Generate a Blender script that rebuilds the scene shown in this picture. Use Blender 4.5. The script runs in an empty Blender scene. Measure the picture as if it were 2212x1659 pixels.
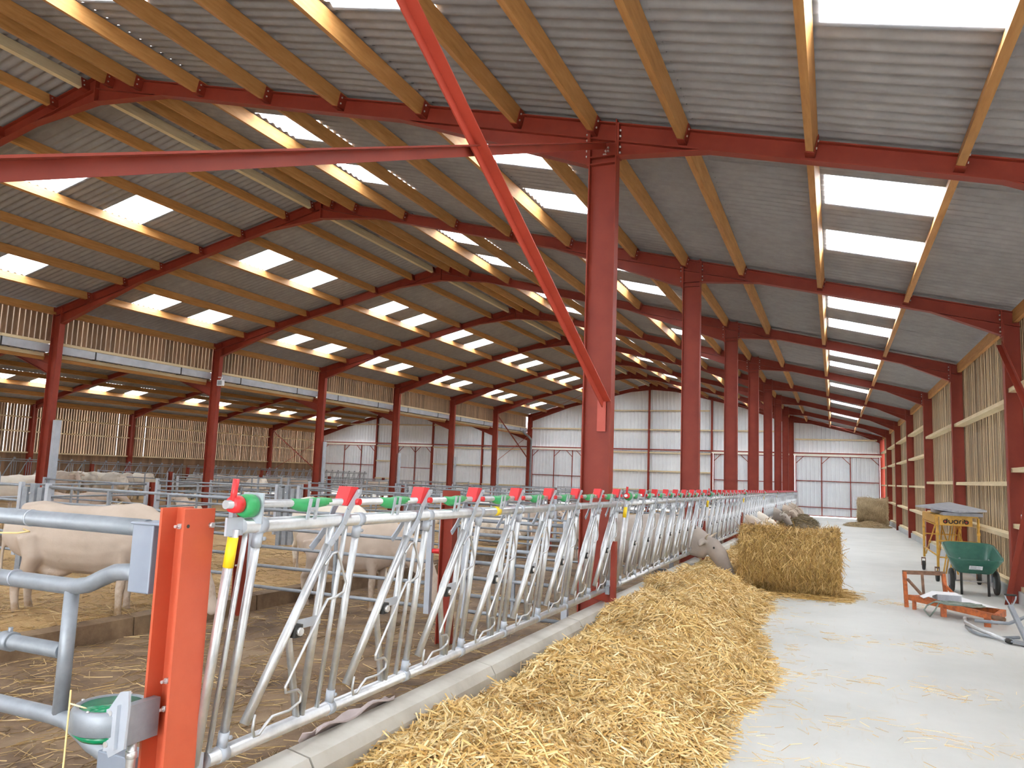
import bpy, math, random
import numpy as np
from mathutils import Vector, Matrix

random.seed(7)
rng = np.random.default_rng(7)
SC = bpy.context.scene
COL = SC.collection

# ------------------------------------------------------------------ camera
F_PX, YAW, PITCH, ROLL = 1632.0, math.radians(23.17), math.radians(6.58), math.radians(2.15)
CAM_Z = 1.62
cd = bpy.data.cameras.new('camera')
cam = bpy.data.objects.new('camera', cd)
COL.objects.link(cam)
d_ = Vector((-math.sin(YAW) * math.cos(PITCH), math.cos(YAW) * math.cos(PITCH), math.sin(PITCH)))
r_ = Vector((math.cos(YAW), math.sin(YAW), 0))
u_ = r_.cross(d_)
r2 = math.cos(ROLL) * r_ + math.sin(ROLL) * u_
u2 = -math.sin(ROLL) * r_ + math.cos(ROLL) * u_
M = Matrix((r2, u2, -d_)).transposed().to_4x4()
M.translation = Vector((0, 0, CAM_Z))
cam.matrix_world = M
cd.sensor_fit = 'HORIZONTAL'
cd.sensor_width = 36.0
cd.lens = 36.0 * F_PX / 2212.0
cd.clip_end = 500
SC.camera = cam

# ------------------------------------------------------------------ light
SKY_STRENGTH = 1.0
EXPOSURE = 4.0
w = bpy.data.worlds.new('overcast_sky')
SC.world = w
w.use_nodes = True
bg = w.node_tree.nodes['Background']
bg.inputs[0].default_value = (0.955, 0.975, 1.0, 1)
bg.inputs[1].default_value = SKY_STRENGTH
SC.view_settings.view_transform = 'Standard'
SC.view_settings.look = 'None'
SC.view_settings.gamma = 1.0
SC.view_settings.exposure = EXPOSURE
SC.view_settings.use_curve_mapping = False
try:
    SC.cycles.max_bounces = 6
    SC.cycles.diffuse_bounces = 4
    SC.cycles.glossy_bounces = 2
    SC.cycles.transmission_bounces = 4
    SC.cycles.transparent_max_bounces = 6
    SC.cycles.use_adaptive_sampling = True
    SC.cycles.adaptive_threshold = 0.06
    SC.cycles.use_denoising = True
except Exception:
    pass

# ------------------------------------------------------------------ materials
def newmat(name):
    m = bpy.data.materials.new(name)
    m.use_nodes = True
    nt = m.node_tree
    return m, nt, nt.nodes['Principled BSDF']

def N(nt, t, **kw):
    n = nt.nodes.new(t)
    for k, v in kw.items():
        setattr(n, k, v)
    return n

def coords(nt, scale=(1, 1, 1), kind='Object'):
    tc = N(nt, 'ShaderNodeTexCoord')
    mp = N(nt, 'ShaderNodeMapping')
    mp.inputs['Scale'].default_value = scale
    nt.links.new(tc.outputs[kind], mp.inputs['Vector'])
    return mp.outputs['Vector']

def ramp(nt, fac, stops):
    r = N(nt, 'ShaderNodeValToRGB')
    e = r.color_ramp.elements
    while len(e) < len(stops):
        e.new(0.5)
    for el, (p, c) in zip(e, stops):
        el.position = p
        el.color = (*c, 1)
    nt.links.new(fac, r.inputs['Fac'])
    return r.outputs['Color']

def noise(nt, vec, scale, detail=4, rough=0.6):
    n = N(nt, 'ShaderNodeTexNoise')
    n.inputs['Scale'].default_value = scale
    n.inputs['Detail'].default_value = detail
    n.inputs['Roughness'].default_value = rough
    nt.links.new(vec, n.inputs['Vector'])
    return n.outputs['Fac']

def bump(nt, b, h, strength, dist=0.01):
    n = N(nt, 'ShaderNodeBump')
    n.inputs['Strength'].default_value = strength
    n.inputs['Distance'].default_value = dist
    nt.links.new(h, n.inputs['Height'])
    nt.links.new(n.outputs['Normal'], b.inputs['Normal'])

def objrand(nt, col, lo=0.85, hi=1.12):
    """multiply a colour by a per-object random brightness"""
    oi = N(nt, 'ShaderNodeObjectInfo')
    mr = N(nt, 'ShaderNodeMapRange')
    mr.inputs['To Min'].default_value = lo
    mr.inputs['To Max'].default_value = hi
    nt.links.new(oi.outputs['Random'], mr.inputs['Value'])
    mx = N(nt, 'ShaderNodeVectorMath', operation='SCALE')
    nt.links.new(col, mx.inputs[0])
    nt.links.new(mr.outputs['Result'], mx.inputs['Scale'])
    return mx.outputs['Vector']

def simple(name, stops, scale=6, rough=0.6, metal=0.0, stretch=(1, 1, 1), bumpk=0.0, rnd=None, detail=4, bscale=None, spec=0.5, kind='Object'):
    m, nt, b = newmat(name)
    v = coords(nt, stretch, kind)
    f = noise(nt, v, scale, detail)
    c = ramp(nt, f, stops)
    if rnd:
        c = objrand(nt, c, *rnd)
    nt.links.new(c, b.inputs['Base Color'])
    b.inputs['Roughness'].default_value = rough
    b.inputs['Metallic'].default_value = metal
    b.inputs['Specular IOR Level'].default_value = spec
    if bumpk:
        f2 = noise(nt, v, bscale or scale * 4, 6)
        bump(nt, b, f2, bumpk)
    return m

MAT = {}
MAT['red'] = simple('red_oxide_paint', [(0.3, (0.235, 0.030, 0.017)), (0.7, (0.29, 0.043, 0.023))], 3, 0.5, bumpk=0.05, spec=0.35)
MAT['orange'] = simple('orange_primer_paint', [(0.3, (0.51, 0.085, 0.038)), (0.7, (0.58, 0.11, 0.05))], 4, 0.45, bumpk=0.06)
MAT['braceorange'] = simple('orange_red_paint', [(0.3, (0.44, 0.06, 0.035)), (0.7, (0.50, 0.075, 0.045))], 4, 0.45, bumpk=0.06)
MAT['galv'] = simple('galvanised_steel', [(0.25, (0.50, 0.52, 0.54)), (0.75, (0.72, 0.74, 0.76))], 14, 0.38, 0.75, bumpk=0.05)
MAT['galv_dull'] = simple('dull_galvanised_steel', [(0.25, (0.25, 0.28, 0.31)), (0.75, (0.36, 0.39, 0.43))], 10, 0.5, 0.45, bumpk=0.08)
MAT['galv_light'] = simple('light_galvanised_sheet', [(0.3, (0.40, 0.44, 0.50)), (0.7, (0.52, 0.56, 0.62))], 3, 0.5, 0.3)
MAT['galv_box'] = simple('blue_grey_galvanised_box', [(0.3, (0.25, 0.29, 0.36)), (0.7, (0.33, 0.37, 0.44))], 3, 0.5, 0.3)
MAT['bolt'] = simple('zinc_bolt', [(0.3, (0.6, 0.6, 0.6)), (0.7, (0.8, 0.8, 0.8))], 20, 0.35, 0.7)
MAT['timber'] = simple('orange_brown_timber', [(0.25, (0.36, 0.165, 0.045)), (0.5, (0.47, 0.23, 0.07)), (0.8, (0.56, 0.30, 0.11))], 3.2, 0.65, stretch=(6, 0.7, 6), bumpk=0.08, rnd=(0.88, 1.1))
MAT['pine'] = simple('pale_pine', [(0.25, (0.60, 0.49, 0.29)), (0.6, (0.72, 0.61, 0.40)), (0.85, (0.80, 0.70, 0.50))], 3.2, 0.65, stretch=(6, 0.7, 6), bumpk=0.08, rnd=(0.9, 1.08))
MAT['slat'] = simple('weathered_slat', [(0.2, (0.155, 0.105, 0.058)), (0.5, (0.225, 0.16, 0.09)), (0.85, (0.32, 0.24, 0.145))], 4, 0.75, stretch=(5, 5, 0.6), bumpk=0.1, rnd=(0.7, 1.18))
MAT['slatdark'] = simple('dark_weathered_slat', [(0.2, (0.16, 0.098, 0.062)), (0.5, (0.24, 0.15, 0.09)), (0.85, (0.36, 0.25, 0.15))], 4, 0.75, stretch=(5, 5, 0.6), bumpk=0.1, rnd=(0.7, 1.2))
MAT['sheet'] = simple('fibre_cement_sheet', [(0.3, (0.265, 0.258, 0.265)), (0.7, (0.325, 0.318, 0.325))], 5, 0.85, bumpk=0.1, rnd=(0.93, 1.06), bscale=60)
MAT['clad'] = simple('white_steel_cladding', [(0.3, (0.74, 0.78, 0.82)), (0.7, (0.80, 0.84, 0.875))], 1.5, 0.5, rnd=(0.96, 1.03))
MAT['track'] = simple('cream_door_track', [(0.3, (0.78, 0.75, 0.64)), (0.7, (0.84, 0.81, 0.70))], 3, 0.6)
MAT['black'] = simple('black_rubber', [(0.3, (0.02, 0.02, 0.02)), (0.7, (0.045, 0.045, 0.04))], 12, 0.7)
MAT['redplastic'] = simple('red_plastic', [(0.3, (0.66, 0.025, 0.03)), (0.7, (0.74, 0.04, 0.045))], 8, 0.35)
MAT['green'] = simple('green_plastic', [(0.3, (0.03, 0.33, 0.10)), (0.7, (0.055, 0.42, 0.15))], 9, 0.4, bumpk=0.05)
MAT['bowlgreen'] = simple('green_enamel', [(0.3, (0.0, 0.21, 0.085)), (0.7, (0.01, 0.26, 0.11))], 9, 0.2)
MAT['yellow'] = simple('yellow_sticker', [(0.3, (0.85, 0.60, 0.01)), (0.7, (0.9, 0.66, 0.02))], 9, 0.5)
MAT['scafyellow'] = simple('worn_yellow_paint', [(0.25, (0.42, 0.22, 0.04)), (0.5, (0.62, 0.34, 0.05)), (0.8, (0.68, 0.40, 0.08))], 12, 0.55, bumpk=0.1)
MAT['frameorange'] = simple('worn_orange_paint', [(0.3, (0.20, 0.06, 0.03)), (0.55, (0.50, 0.13, 0.035)), (0.8, (0.58, 0.17, 0.05))], 14, 0.6, bumpk=0.1)
MAT['rust'] = simple('brown_rust', [(0.3, (0.12, 0.065, 0.04)), (0.7, (0.24, 0.13, 0.08))], 14, 0.75, bumpk=0.1)
MAT['barrow'] = simple('dark_green_tub', [(0.25, (0.02, 0.10, 0.075)), (0.6, (0.035, 0.14, 0.10)), (0.85, (0.08, 0.17, 0.14))], 9, 0.4, bumpk=0.04)
MAT['white'] = simple('white_card', [(0.3, (0.78, 0.80, 0.84)), (0.7, (0.86, 0.87, 0.90))], 9, 0.6)
MAT['lettering'] = simple('dark_lettering', [(0.3, (0.035, 0.02, 0.015)), (0.7, (0.05, 0.03, 0.02))], 9, 0.6)
MAT['letterred'] = simple('red_lettering', [(0.3, (0.40, 0.05, 0.03)), (0.7, (0.46, 0.07, 0.04))], 9, 0.6)
MAT['tarp'] = simple('grey_board', [(0.3, (0.26, 0.27, 0.30)), (0.7, (0.37, 0.38, 0.41))], 9, 0.7, bumpk=0.1)
MAT['rope'] = simple('grey_green_hose', [(0.3, (0.16, 0.20, 0.17)), (0.7, (0.25, 0.29, 0.25))], 14, 0.6)
MAT['rag'] = simple('pinkish_cloth', [(0.3, (0.52, 0.44, 0.43)), (0.7, (0.62, 0.54, 0.53))], 9, 0.8, bumpk=0.1)
MAT['horn'] = simple('pale_horn', [(0.3, (0.6, 0.52, 0.4)), (0.7, (0.75, 0.68, 0.56))], 14, 0.5)
MAT['eye'] = simple('dark_eye', [(0.3, (0.01, 0.01, 0.01)), (0.7, (0.02, 0.015, 0.01))], 14, 0.15)
MAT['hoof'] = simple('dark_hoof', [(0.3, (0.06, 0.05, 0.04)), (0.7, (0.12, 0.10, 0.08))], 14, 0.6)

def mat_floor():
    m, nt, b = newmat('pale_concrete')
    v = coords(nt)
    a = noise(nt, v, 0.9, 5)
    c1 = ramp(nt, a, [(0.3, (0.53, 0.545, 0.525)), (0.55, (0.605, 0.615, 0.595)), (0.8, (0.66, 0.67, 0.645))])
    s = coords(nt, (3.0, 0.35, 1))
    k = noise(nt, s, 5, 7, 0.7)
    mask = ramp(nt, k, [(0.60, (0, 0, 0)), (0.72, (1, 1, 1))])
    mix = N(nt, 'ShaderNodeMixRGB')
    mix.inputs['Color2'].default_value = (0.50, 0.42, 0.30, 1)
    mulm = N(nt, 'ShaderNodeMath', operation='MULTIPLY')
    mulm.inputs[1].default_value = 0.45
    nt.links.new(mask, mulm.inputs[0])
    nt.links.new(mulm.outputs[0], mix.inputs['Fac'])
    nt.links.new(c1, mix.inputs['Color1'])
    nt.links.new(mix.outputs['Color'], b.inputs['Base Color'])
    b.inputs['Roughness'].default_value = 0.62
    bump(nt, b, noise(nt, v, 60, 6), 0.05)
    return m
MAT['floor'] = mat_floor()
MAT['kerb'] = simple('grey_kerb_concrete', [(0.25, (0.36, 0.33, 0.28)), (0.55, (0.50, 0.48, 0.43)), (0.85, (0.58, 0.57, 0.53))], 2.6, 0.8, bumpk=0.15, bscale=30)
MAT['plinth'] = simple('grey_plinth_concrete', [(0.3, (0.40, 0.42, 0.43)), (0.7, (0.50, 0.52, 0.53))], 3, 0.8, bumpk=0.1)
MAT['gravel'] = simple('pale_yard_gravel', [(0.3, (0.50, 0.49, 0.45)), (0.7, (0.62, 0.61, 0.57))], 2, 0.9)

def mat_mud():
    m, nt, b = newmat('muddy_alley')
    v = coords(nt)
    a = noise(nt, v, 1.6, 8, 0.65)
    c = ramp(nt, a, [(0.30, (0.065, 0.038, 0.020)), (0.46, (0.155, 0.094, 0.050)), (0.6, (0.24, 0.158, 0.088)), (0.78, (0.34, 0.24, 0.14))])
    nt.links.new(c, b.inputs['Base Color'])
    b.inputs['Roughness'].default_value = 0.75
    bump(nt, b, noise(nt, v, 14, 8, 0.7), 0.6, 0.03)
    return m
MAT['mud'] = mat_mud()

def mat_strawbed(name, dark, mid, light):
    m, nt, b = newmat(name)
    v1 = coords(nt, (4, 40, 20))
    tc = N(nt, 'ShaderNodeTexCoord')
    mp = N(nt, 'ShaderNodeMapping')
    mp.inputs['Rotation'].default_value = (0, 0, 0.9)
    mp.inputs['Scale'].default_value = (40, 4, 20)
    nt.links.new(tc.outputs['Object'], mp.inputs['Vector'])
    a = noise(nt, v1, 2.0, 6, 0.7)
    c_ = noise(nt, mp.outputs['Vector'], 2.0, 6, 0.7)
    mx = N(nt, 'ShaderNodeMath', operation='MAXIMUM')
    nt.links.new(a, mx.inputs[0]); nt.links.new(c_, mx.inputs[1])
    big = noise(nt, coords(nt), 0.8, 4)
    ad = N(nt, 'ShaderNodeMath', operation='MULTIPLY_ADD')
    ad.inputs[1].default_value = 0.5
    ad.inputs[2].default_value = -0.25
    nt.links.new(big, ad.inputs[0])
    sm = N(nt, 'ShaderNodeMath', operation='ADD')
    nt.links.new(mx.outputs[0], sm.inputs[0]); nt.links.new(ad.outputs[0], sm.inputs[1])
    c = ramp(nt, sm.outputs[0], [(0.35, dark), (0.55, mid), (0.75, light)])
    nt.links.new(c, b.inputs['Base Color'])
    b.inputs['Roughness'].default_value = 0.7
    bump(nt, b, mx.outputs[0], 0.7, 0.02)
    return m
MAT['bed'] = mat_strawbed('trampled_straw_bedding', (0.20, 0.115, 0.045), (0.42, 0.26, 0.105), (0.60, 0.42, 0.20))
MAT['heapbase'] = mat_strawbed('packed_straw', (0.30, 0.18, 0.06), (0.56, 0.37, 0.14), (0.74, 0.53, 0.24))
MAT['balebase'] = mat_strawbed('packed_bale_straw', (0.22, 0.13, 0.045), (0.42, 0.26, 0.09), (0.60, 0.40, 0.16))
MAT['haybase'] = mat_strawbed('packed_hay', (0.24, 0.18, 0.10), (0.44, 0.34, 0.20), (0.60, 0.48, 0.30))
MAT['silage'] = mat_strawbed('dark_fodder', (0.07, 0.05, 0.025), (0.15, 0.11, 0.055), (0.25, 0.19, 0.10))

def mat_blade(name, stops):
    m, nt, b = newmat(name)
    g = N(nt, 'ShaderNodeNewGeometry')
    c = ramp(nt, g.outputs['Random Per Island'], stops)
    nt.links.new(c, b.inputs['Base Color'])
    b.inputs['Roughness'].default_value = 0.45
    return m
MAT['straw'] = mat_blade('golden_straw', [(0.0, (0.50, 0.29, 0.08)), (0.3, (0.74, 0.50, 0.18)), (0.65, (0.86, 0.65, 0.30)), (1.0, (0.93, 0.80, 0.50))])
MAT['balestraw'] = mat_blade('bale_straw', [(0.0, (0.30, 0.165, 0.04)), (0.4, (0.53, 0.33, 0.095)), (0.75, (0.70, 0.48, 0.17)), (1.0, (0.85, 0.65, 0.32))])
MAT['dirtystraw'] = mat_blade('dirty_straw', [(0.0, (0.17, 0.10, 0.04)), (0.5, (0.38, 0.25, 0.10)), (1.0, (0.60, 0.43, 0.20))])
MAT['hay'] = mat_blade('grey_brown_hay', [(0.0, (0.28, 0.21, 0.11)), (0.5, (0.50, 0.39, 0.22)), (1.0, (0.68, 0.55, 0.34))])
MAT['fodder'] = mat_blade('dark_fodder_blades', [(0.0, (0.06, 0.045, 0.02)), (0.6, (0.17, 0.125, 0.055)), (1.0, (0.36, 0.26, 0.11))])

def mat_light():
    m = bpy.data.materials.new('translucent_rooflight')
    m.use_nodes = True
    nt = m.node_tree
    nt.nodes.clear()
    out = N(nt, 'ShaderNodeOutputMaterial')
    tr = N(nt, 'ShaderNodeBsdfTransparent')
    tr.inputs[0].default_value = (0.93, 0.95, 0.97, 1)
    tl = N(nt, 'ShaderNodeBsdfTranslucent')
    tl.inputs[0].default_value = (0.92, 0.94, 0.96, 1)
    mx = N(nt, 'ShaderNodeMixShader')
    mx.inputs[0].default_value = 0.35
    nt.links.new(tr.outputs[0], mx.inputs[1]); nt.links.new(tl.outputs[0], mx.inputs[2])
    nt.links.new(mx.outputs[0], out.inputs[0])
    return m
MAT['light'] = mat_light()

def mat_cow(name, base, shade, dirt):
    m, nt, b = newmat(name)
    v = coords(nt)
    a = noise(nt, v, 2.2, 4)
    c = ramp(nt, a, [(0.3, shade), (0.6, base)])
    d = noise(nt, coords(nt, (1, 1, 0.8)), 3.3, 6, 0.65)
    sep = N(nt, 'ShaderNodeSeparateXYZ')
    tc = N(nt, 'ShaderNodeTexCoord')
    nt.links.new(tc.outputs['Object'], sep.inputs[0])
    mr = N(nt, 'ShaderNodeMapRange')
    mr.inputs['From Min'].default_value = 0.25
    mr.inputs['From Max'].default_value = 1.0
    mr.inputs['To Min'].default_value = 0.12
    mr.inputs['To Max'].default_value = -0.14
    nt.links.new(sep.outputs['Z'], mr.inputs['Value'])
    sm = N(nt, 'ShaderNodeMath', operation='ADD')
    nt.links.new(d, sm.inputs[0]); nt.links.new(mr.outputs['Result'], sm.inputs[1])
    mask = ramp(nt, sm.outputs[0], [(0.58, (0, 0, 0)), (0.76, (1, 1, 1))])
    mix = N(nt, 'ShaderNodeMixRGB')
    mix.inputs['Color2'].default_value = (*dirt, 1)
    nt.links.new(mask, mix.inputs['Fac']); nt.links.new(c, mix.inputs['Color1'])
    cc = objrand(nt, mix.outputs['Color'], 0.86, 1.06)
    nt.links.new(cc, b.inputs['Base Color'])
    b.inputs['Roughness'].default_value = 0.8
    bump(nt, b, noise(nt, v, 70, 5), 0.12)
    return m
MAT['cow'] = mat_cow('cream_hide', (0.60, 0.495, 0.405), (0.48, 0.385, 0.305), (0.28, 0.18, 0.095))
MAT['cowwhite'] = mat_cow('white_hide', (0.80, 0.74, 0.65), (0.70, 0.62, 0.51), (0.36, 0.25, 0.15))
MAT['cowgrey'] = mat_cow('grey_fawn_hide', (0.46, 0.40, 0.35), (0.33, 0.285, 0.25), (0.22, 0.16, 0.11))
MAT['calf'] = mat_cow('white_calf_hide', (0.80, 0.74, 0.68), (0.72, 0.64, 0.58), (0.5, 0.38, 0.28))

# ------------------------------------------------------------------ mesh helpers
class MB:
    def __init__(s):
        s.v, s.f, s.s = [], [], []
    def add(s, vs, fs, smooth=False):
        o = len(s.v)
        s.v += [tuple(p) for p in vs]
        for f in fs:
            s.f.append(tuple(i + o for i in f)); s.s.append(smooth)
    def box(s, lo, hi):
        x0, y0, z0 = lo; x1, y1, z1 = hi
        s.add([(x0, y0, z0), (x1, y0, z0), (x1, y1, z0), (x0, y1, z0), (x0, y0, z1), (x1, y0, z1), (x1, y1, z1), (x0, y1, z1)],
              [(0, 3, 2, 1), (4, 5, 6, 7), (0, 1, 5, 4), (1, 2, 6, 5), (2, 3, 7, 6), (3, 0, 4, 7)])
        return s
    def bar(s, a, b, w, h, up=(0, 0, 1)):
        """square bar from a to b, w across, h along up"""
        a, b, up = Vector(a), Vector(b), Vector(up)
        d = (b - a).normalized()
        if abs(d.dot(up.normalized())) > .999: up = Vector((0, 1, 0))
        side = d.cross(up).normalized()
        up2 = side.cross(d).normalized()
        pts = []
        for p in (a, b):
            for i, j in ((-1, -1), (1, -1), (1, 1), (-1, 1)):
                pts.append(p + side * (i * w / 2) + up2 * (j * h / 2))
        s.add(pts, [(0, 1, 2, 3)[::-1], (4, 5, 6, 7), (0, 1, 5, 4), (1, 2, 6, 5), (2, 3, 7, 6), (3, 0, 4, 7)])
        return s
    def prism(s, poly, axis, a, b):
        """polygon (2-D) extruded along axis 'x','y','z' between a and b"""
        def P(p, t):
            if axis == 'y': return (p[0], t, p[1])
            if axis == 'x': return (t, p[0], p[1])
            return (p[0], p[1], t)
        n = len(poly)
        s.add([P(p, a) for p in poly] + [P(p, b) for p in poly],
              [tuple(range(n)), tuple(range(2 * n - 1, n - 1, -1))] + [((i + 1) % n, i, n + i, n + (i + 1) % n) for i in range(n)])
        return s
    def tube(s, path, r, n=8, cap=True, smooth=True, flat=None):
        path = [Vector(p) for p in path]
        m = len(path)
        rs = r if isinstance(r, (list, tuple)) else [r] * m
        t0 = (path[1] - path[0]).normalized()
        ref = Vector((0, 0, 1)) if abs(t0.z) < 0.9 else Vector((1, 0, 0))
        nrm = (ref - t0 * ref.dot(t0)).normalized()
        vs = []
        for i, p in enumerate(path):
            if i == 0: t = t0
            elif i == m - 1: t = (path[-1] - path[-2]).normalized()
            else: t = ((path[i + 1] - p).normalized() + (p - path[i - 1]).normalized()).normalized()
            nrm = (nrm - t * nrm.dot(t)).normalized()
            bn = t.cross(nrm)
            for k in range(n):
                a = 2 * math.pi * (k + 0.5) / n
                vs.append(p + (nrm * math.cos(a) + bn * math.sin(a)) * rs[i])
        fs = []
        for i in range(m - 1):
            for k in range(n):
                fs.append((i * n + k, i * n + (k + 1) % n, (i + 1) * n + (k + 1) % n, (i + 1) * n + k))
        s.add(vs, fs, smooth)
        if cap:
            o = len(s.v) - len(vs)
            s.f.append(tuple(o + k for k in range(n))[::-1]); s.s.append(False)
            s.f.append(tuple(o + (m - 1) * n + k for k in range(n))); s.s.append(False)
        return s
    def loft(s, rings, n=12, cap=True):
        """rings: (centre, tangent, up, a, b) ellipses"""
        vs = []
        for c, t, up, a, b in rings:
            c, t, up = Vector(c), Vector(t).normalized(), Vector(up)
            side = t.cross(up).normalized(); up2 = side.cross(t).normalized()
            for k in range(n):
                an = 2 * math.pi * k / n
                vs.append(c + side * (a * math.cos(an)) + up2 * (b * math.sin(an)))
        fs = []
        m = len(rings)
        for i in range(m - 1):
            for k in range(n):
                fs.append((i * n + k, i * n + (k + 1) % n, (i + 1) * n + (k + 1) % n, (i + 1) * n + k))
        if cap:
            fs.append(tuple(range(n))[::-1]); fs.append(tuple((m - 1) * n + k for k in range(n)))
        s.add(vs, fs, True)
        return s
    def lathe(s, prof, c=(0, 0, 0), axis='z', n=20):
        """profile of (radius, height) turned about an axis through c"""
        c = Vector(c)
        vs = []
        for r, h in prof:
            for k in range(n):
                a = 2 * math.pi * k / n
                x, y = r * math.cos(a), r * math.sin(a)
                p = {'z': (x, y, h), 'x': (h, x, y), 'y': (x, h, y)}[axis]
                vs.append(c + Vector(p))
        fs = []
        for i in range(len(prof) - 1):
            for k in range(n):
                fs.append((i * n + k, i * n + (k + 1) % n, (i + 1) * n + (k + 1) % n, (i + 1) * n + k))
        fs.append(tuple(range(n))[::-1])
        fs.append(tuple((len(prof) - 1) * n + k for k in range(n)))
        s.add(vs, fs, True)
        return s
    def isec(s, a, b, h, wd, tf, tw, up):
        """I-section from a to b; h deep along up, wd wide"""
        a, b, up = Vector(a), Vector(b), Vector(up)
        d = (b - a).normalized()
        side = d.cross(up).normalized(); up2 = side.cross(d).normalized()
        H, W, T = h / 2, wd / 2, tw / 2
        pr = [(-W, -H), (W, -H), (W, -H + tf), (T, -H + tf), (T, H - tf), (W, H - tf), (W, H), (-W, H), (-W, H - tf), (-T, H - tf), (-T, -H + tf), (-W, -H + tf)]
        vs = [p + side * x + up2 * y for p in (a, b) for x, y in pr]
        fs = [(i, (i + 1) % 12, 12 + (i + 1) % 12, 12 + i) for i in range(12)]
        for o, rev in ((0, True), (12, False)):
            for q in ((0, 1, 2, 11), (10, 3, 4, 9), (8, 5, 6, 7), (11, 2, 3, 10), (9, 4, 5, 8)):
                q = tuple(o + i for i in q)
                fs.append(q[::-1] if rev else q)
        s.add(vs, fs)
        return s
    def mesh(s, name, mat):
        me = bpy.data.meshes.new(name)
        me.from_pydata(s.v, [], s.f)
        me.polygons.foreach_set('use_smooth', s.s)
        if mat: me.materials.append(mat if not isinstance(mat, str) else MAT[mat])
        me.update()
        return me
    def build(s, name, mat, parent=None):
        return put(name, s.mesh(name, mat), parent)

def put(name, me, parent=None, loc=None, rot=None, scale=None):
    o = bpy.data.objects.new(name, me)
    COL.objects.link(o)
    if parent is not None: o.parent = parent
    if loc is not None: o.location = loc
    if rot is not None: o.rotation_euler = rot
    if scale is not None: o.scale = scale
    return o

def tag(o, label, cat, group=None, kind=None):
    o['label'] = label; o['category'] = cat
    if group: o['group'] = group
    if kind: o['kind'] = kind
    return o

def thing(name, label, cat, loc=(0, 0, 0), rotz=0.0, group=None, kind=None):
    o = bpy.data.objects.new(name, None)
    o.empty_display_size = 0.2
    COL.objects.link(o)
    o.location = loc; o.rotation_euler = (0, 0, rotz)
    return tag(o, label, cat, group, kind)

def dup(src, parent=None, loc=None, rotz=None, rename=None):
    c = src.copy(); COL.objects.link(c); c.parent = parent
    if loc is not None: c.location = loc
    if rotz is not None: c.rotation_euler = (0, 0, rotz)
    for ch in list(src.children):
        k = ch.copy(); COL.objects.link(k); k.parent = c
        for g in list(ch.children):
            q = g.copy(); COL.objects.link(q); q.parent = k
    return c

def fz(y): return -0.0092 * y
def Yk(k): return 0.5 if k == 0 else 8.2 + 6.0 * (k - 1)
YEND = 50.2
RX, RZ, SL = -11.17, 7.919, 0.245
def zsM(x): return RZ - SL * abs(x - RX)
LX, LZ = -28.95, 6.54
def zsL(x): return LZ - SL * abs(x - LX)
PEN = -0.33     # pen alley level relative to the passage floor
BED = -0.15     # straw bed level
ORD = ['', 'first', 'second', 'third', 'fourth', 'fifth', 'sixth', 'seventh', 'eighth']

# ================================================================== SETTING
def slab(name, x0, x1, y0, y1, dz, th, mat, label, cat, parent=None):
    m = MB()
    vs = []
    for t in (0, -th):
        for x, y in ((x0, y0), (x1, y0), (x1, y1), (x0, y1)):
            vs.append((x, y, fz(y) + dz + t))
    m.add(vs, [(0, 1, 2, 3), (7, 6, 5, 4), (0, 4, 5, 1), (1, 5, 6, 2), (2, 6, 7, 3), (3, 7, 4, 0)])
    o = m.build(name, mat, parent)
    if parent is None: tag(o, label, cat, kind='structure')
    return o

slab('floor', -2.2, 3.0, -8.0, 50.6, 0.0, 0.3, 'floor', 'pale concrete floor of the feed passage', 'floor')
slab('floor', -20.0, -2.38, -8.0, 50.2, PEN, 0.3, 'mud', 'brown muddy floor of the cattle pens', 'floor')
slab('floor', -38.0, -20.0, -8.0, 50.2, -0.25, 0.3, 'bed', 'straw covered floor of the far side barn', 'floor')
gm = MB(); gm.box((-160, -90, -1.3), (110, 190, -1.0)); tag(gm.build('ground', 'gravel'), 'pale gravel yard outside the barn', 'ground', kind='structure')
ap = MB(); ap.box((-45, 50.7, -1.0), (8, 70, -0.53)); tag(ap.build('ground', 'gravel'), 'bright yard seen through the slit under the end door', 'ground', kind='structure')

# straw bed: a gently uneven raised field
def bed_h(x, y):
    return 0.03 * math.sin(1.9 * x + 0.7 * y) + 0.025 * math.sin(2.7 * y - 1.3 * x) + 0.02 * math.sin(5.1 * x + 3.3 * y)
m = MB()
xs = np.linspace(-15.6, -7.5, 46); ys = np.concatenate([np.linspace(0.5, 16, 100), np.linspace(16.3, 50.1, 110)])
vs = []
for y in ys:
    for i, x in enumerate(xs):
        e = min(1.0, (i + 0.0) / 2.0, (len(xs) - 1 - i) / 2.0)
        vs.append((x, y, fz(y) + BED + bed_h(x, y) * e - (0 if e > 0 else 0.3)))
nx = len(xs)
m.add(vs, [(j * nx + i, j * nx + i + 1, (j + 1) * nx + i + 1, (j + 1) * nx + i) for j in range(len(ys) - 1) for i in range(nx - 1)], True)
tag(m.build('floor', 'bed'), 'raised bed of trampled straw in the middle of the pens', 'bedding', kind='structure')

# step kerb between the muddy alley and the straw bed
t = thing('kerb', 'low muddy step edging the straw bed', 'kerb', kind='structure')
for i in range(25):
    y0 = 0.5 + 2.0 * i; y1 = min(y0 + 1.985, 50.1)
    k = MB()
    k.add([(-7.52, y0, fz(y0) + PEN - .1), (-7.32, y0, fz(y0) + PEN - .1), (-7.34, y0, fz(y0) + BED + .02), (-7.52, y0, fz(y0) + BED + .035),
           (-7.52, y1, fz(y1) + PEN - .1), (-7.32, y1, fz(y1) + PEN - .1), (-7.34, y1, fz(y1) + BED + .02), (-7.52, y1, fz(y1) + BED + .035)],
          [(0, 1, 2, 3), (7, 6, 5, 4), (0, 4, 5, 1), (1, 5, 6, 2), (2, 6, 7, 3), (3, 7, 4, 0)])
    k.build('step_block', 'mud', t)

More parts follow.
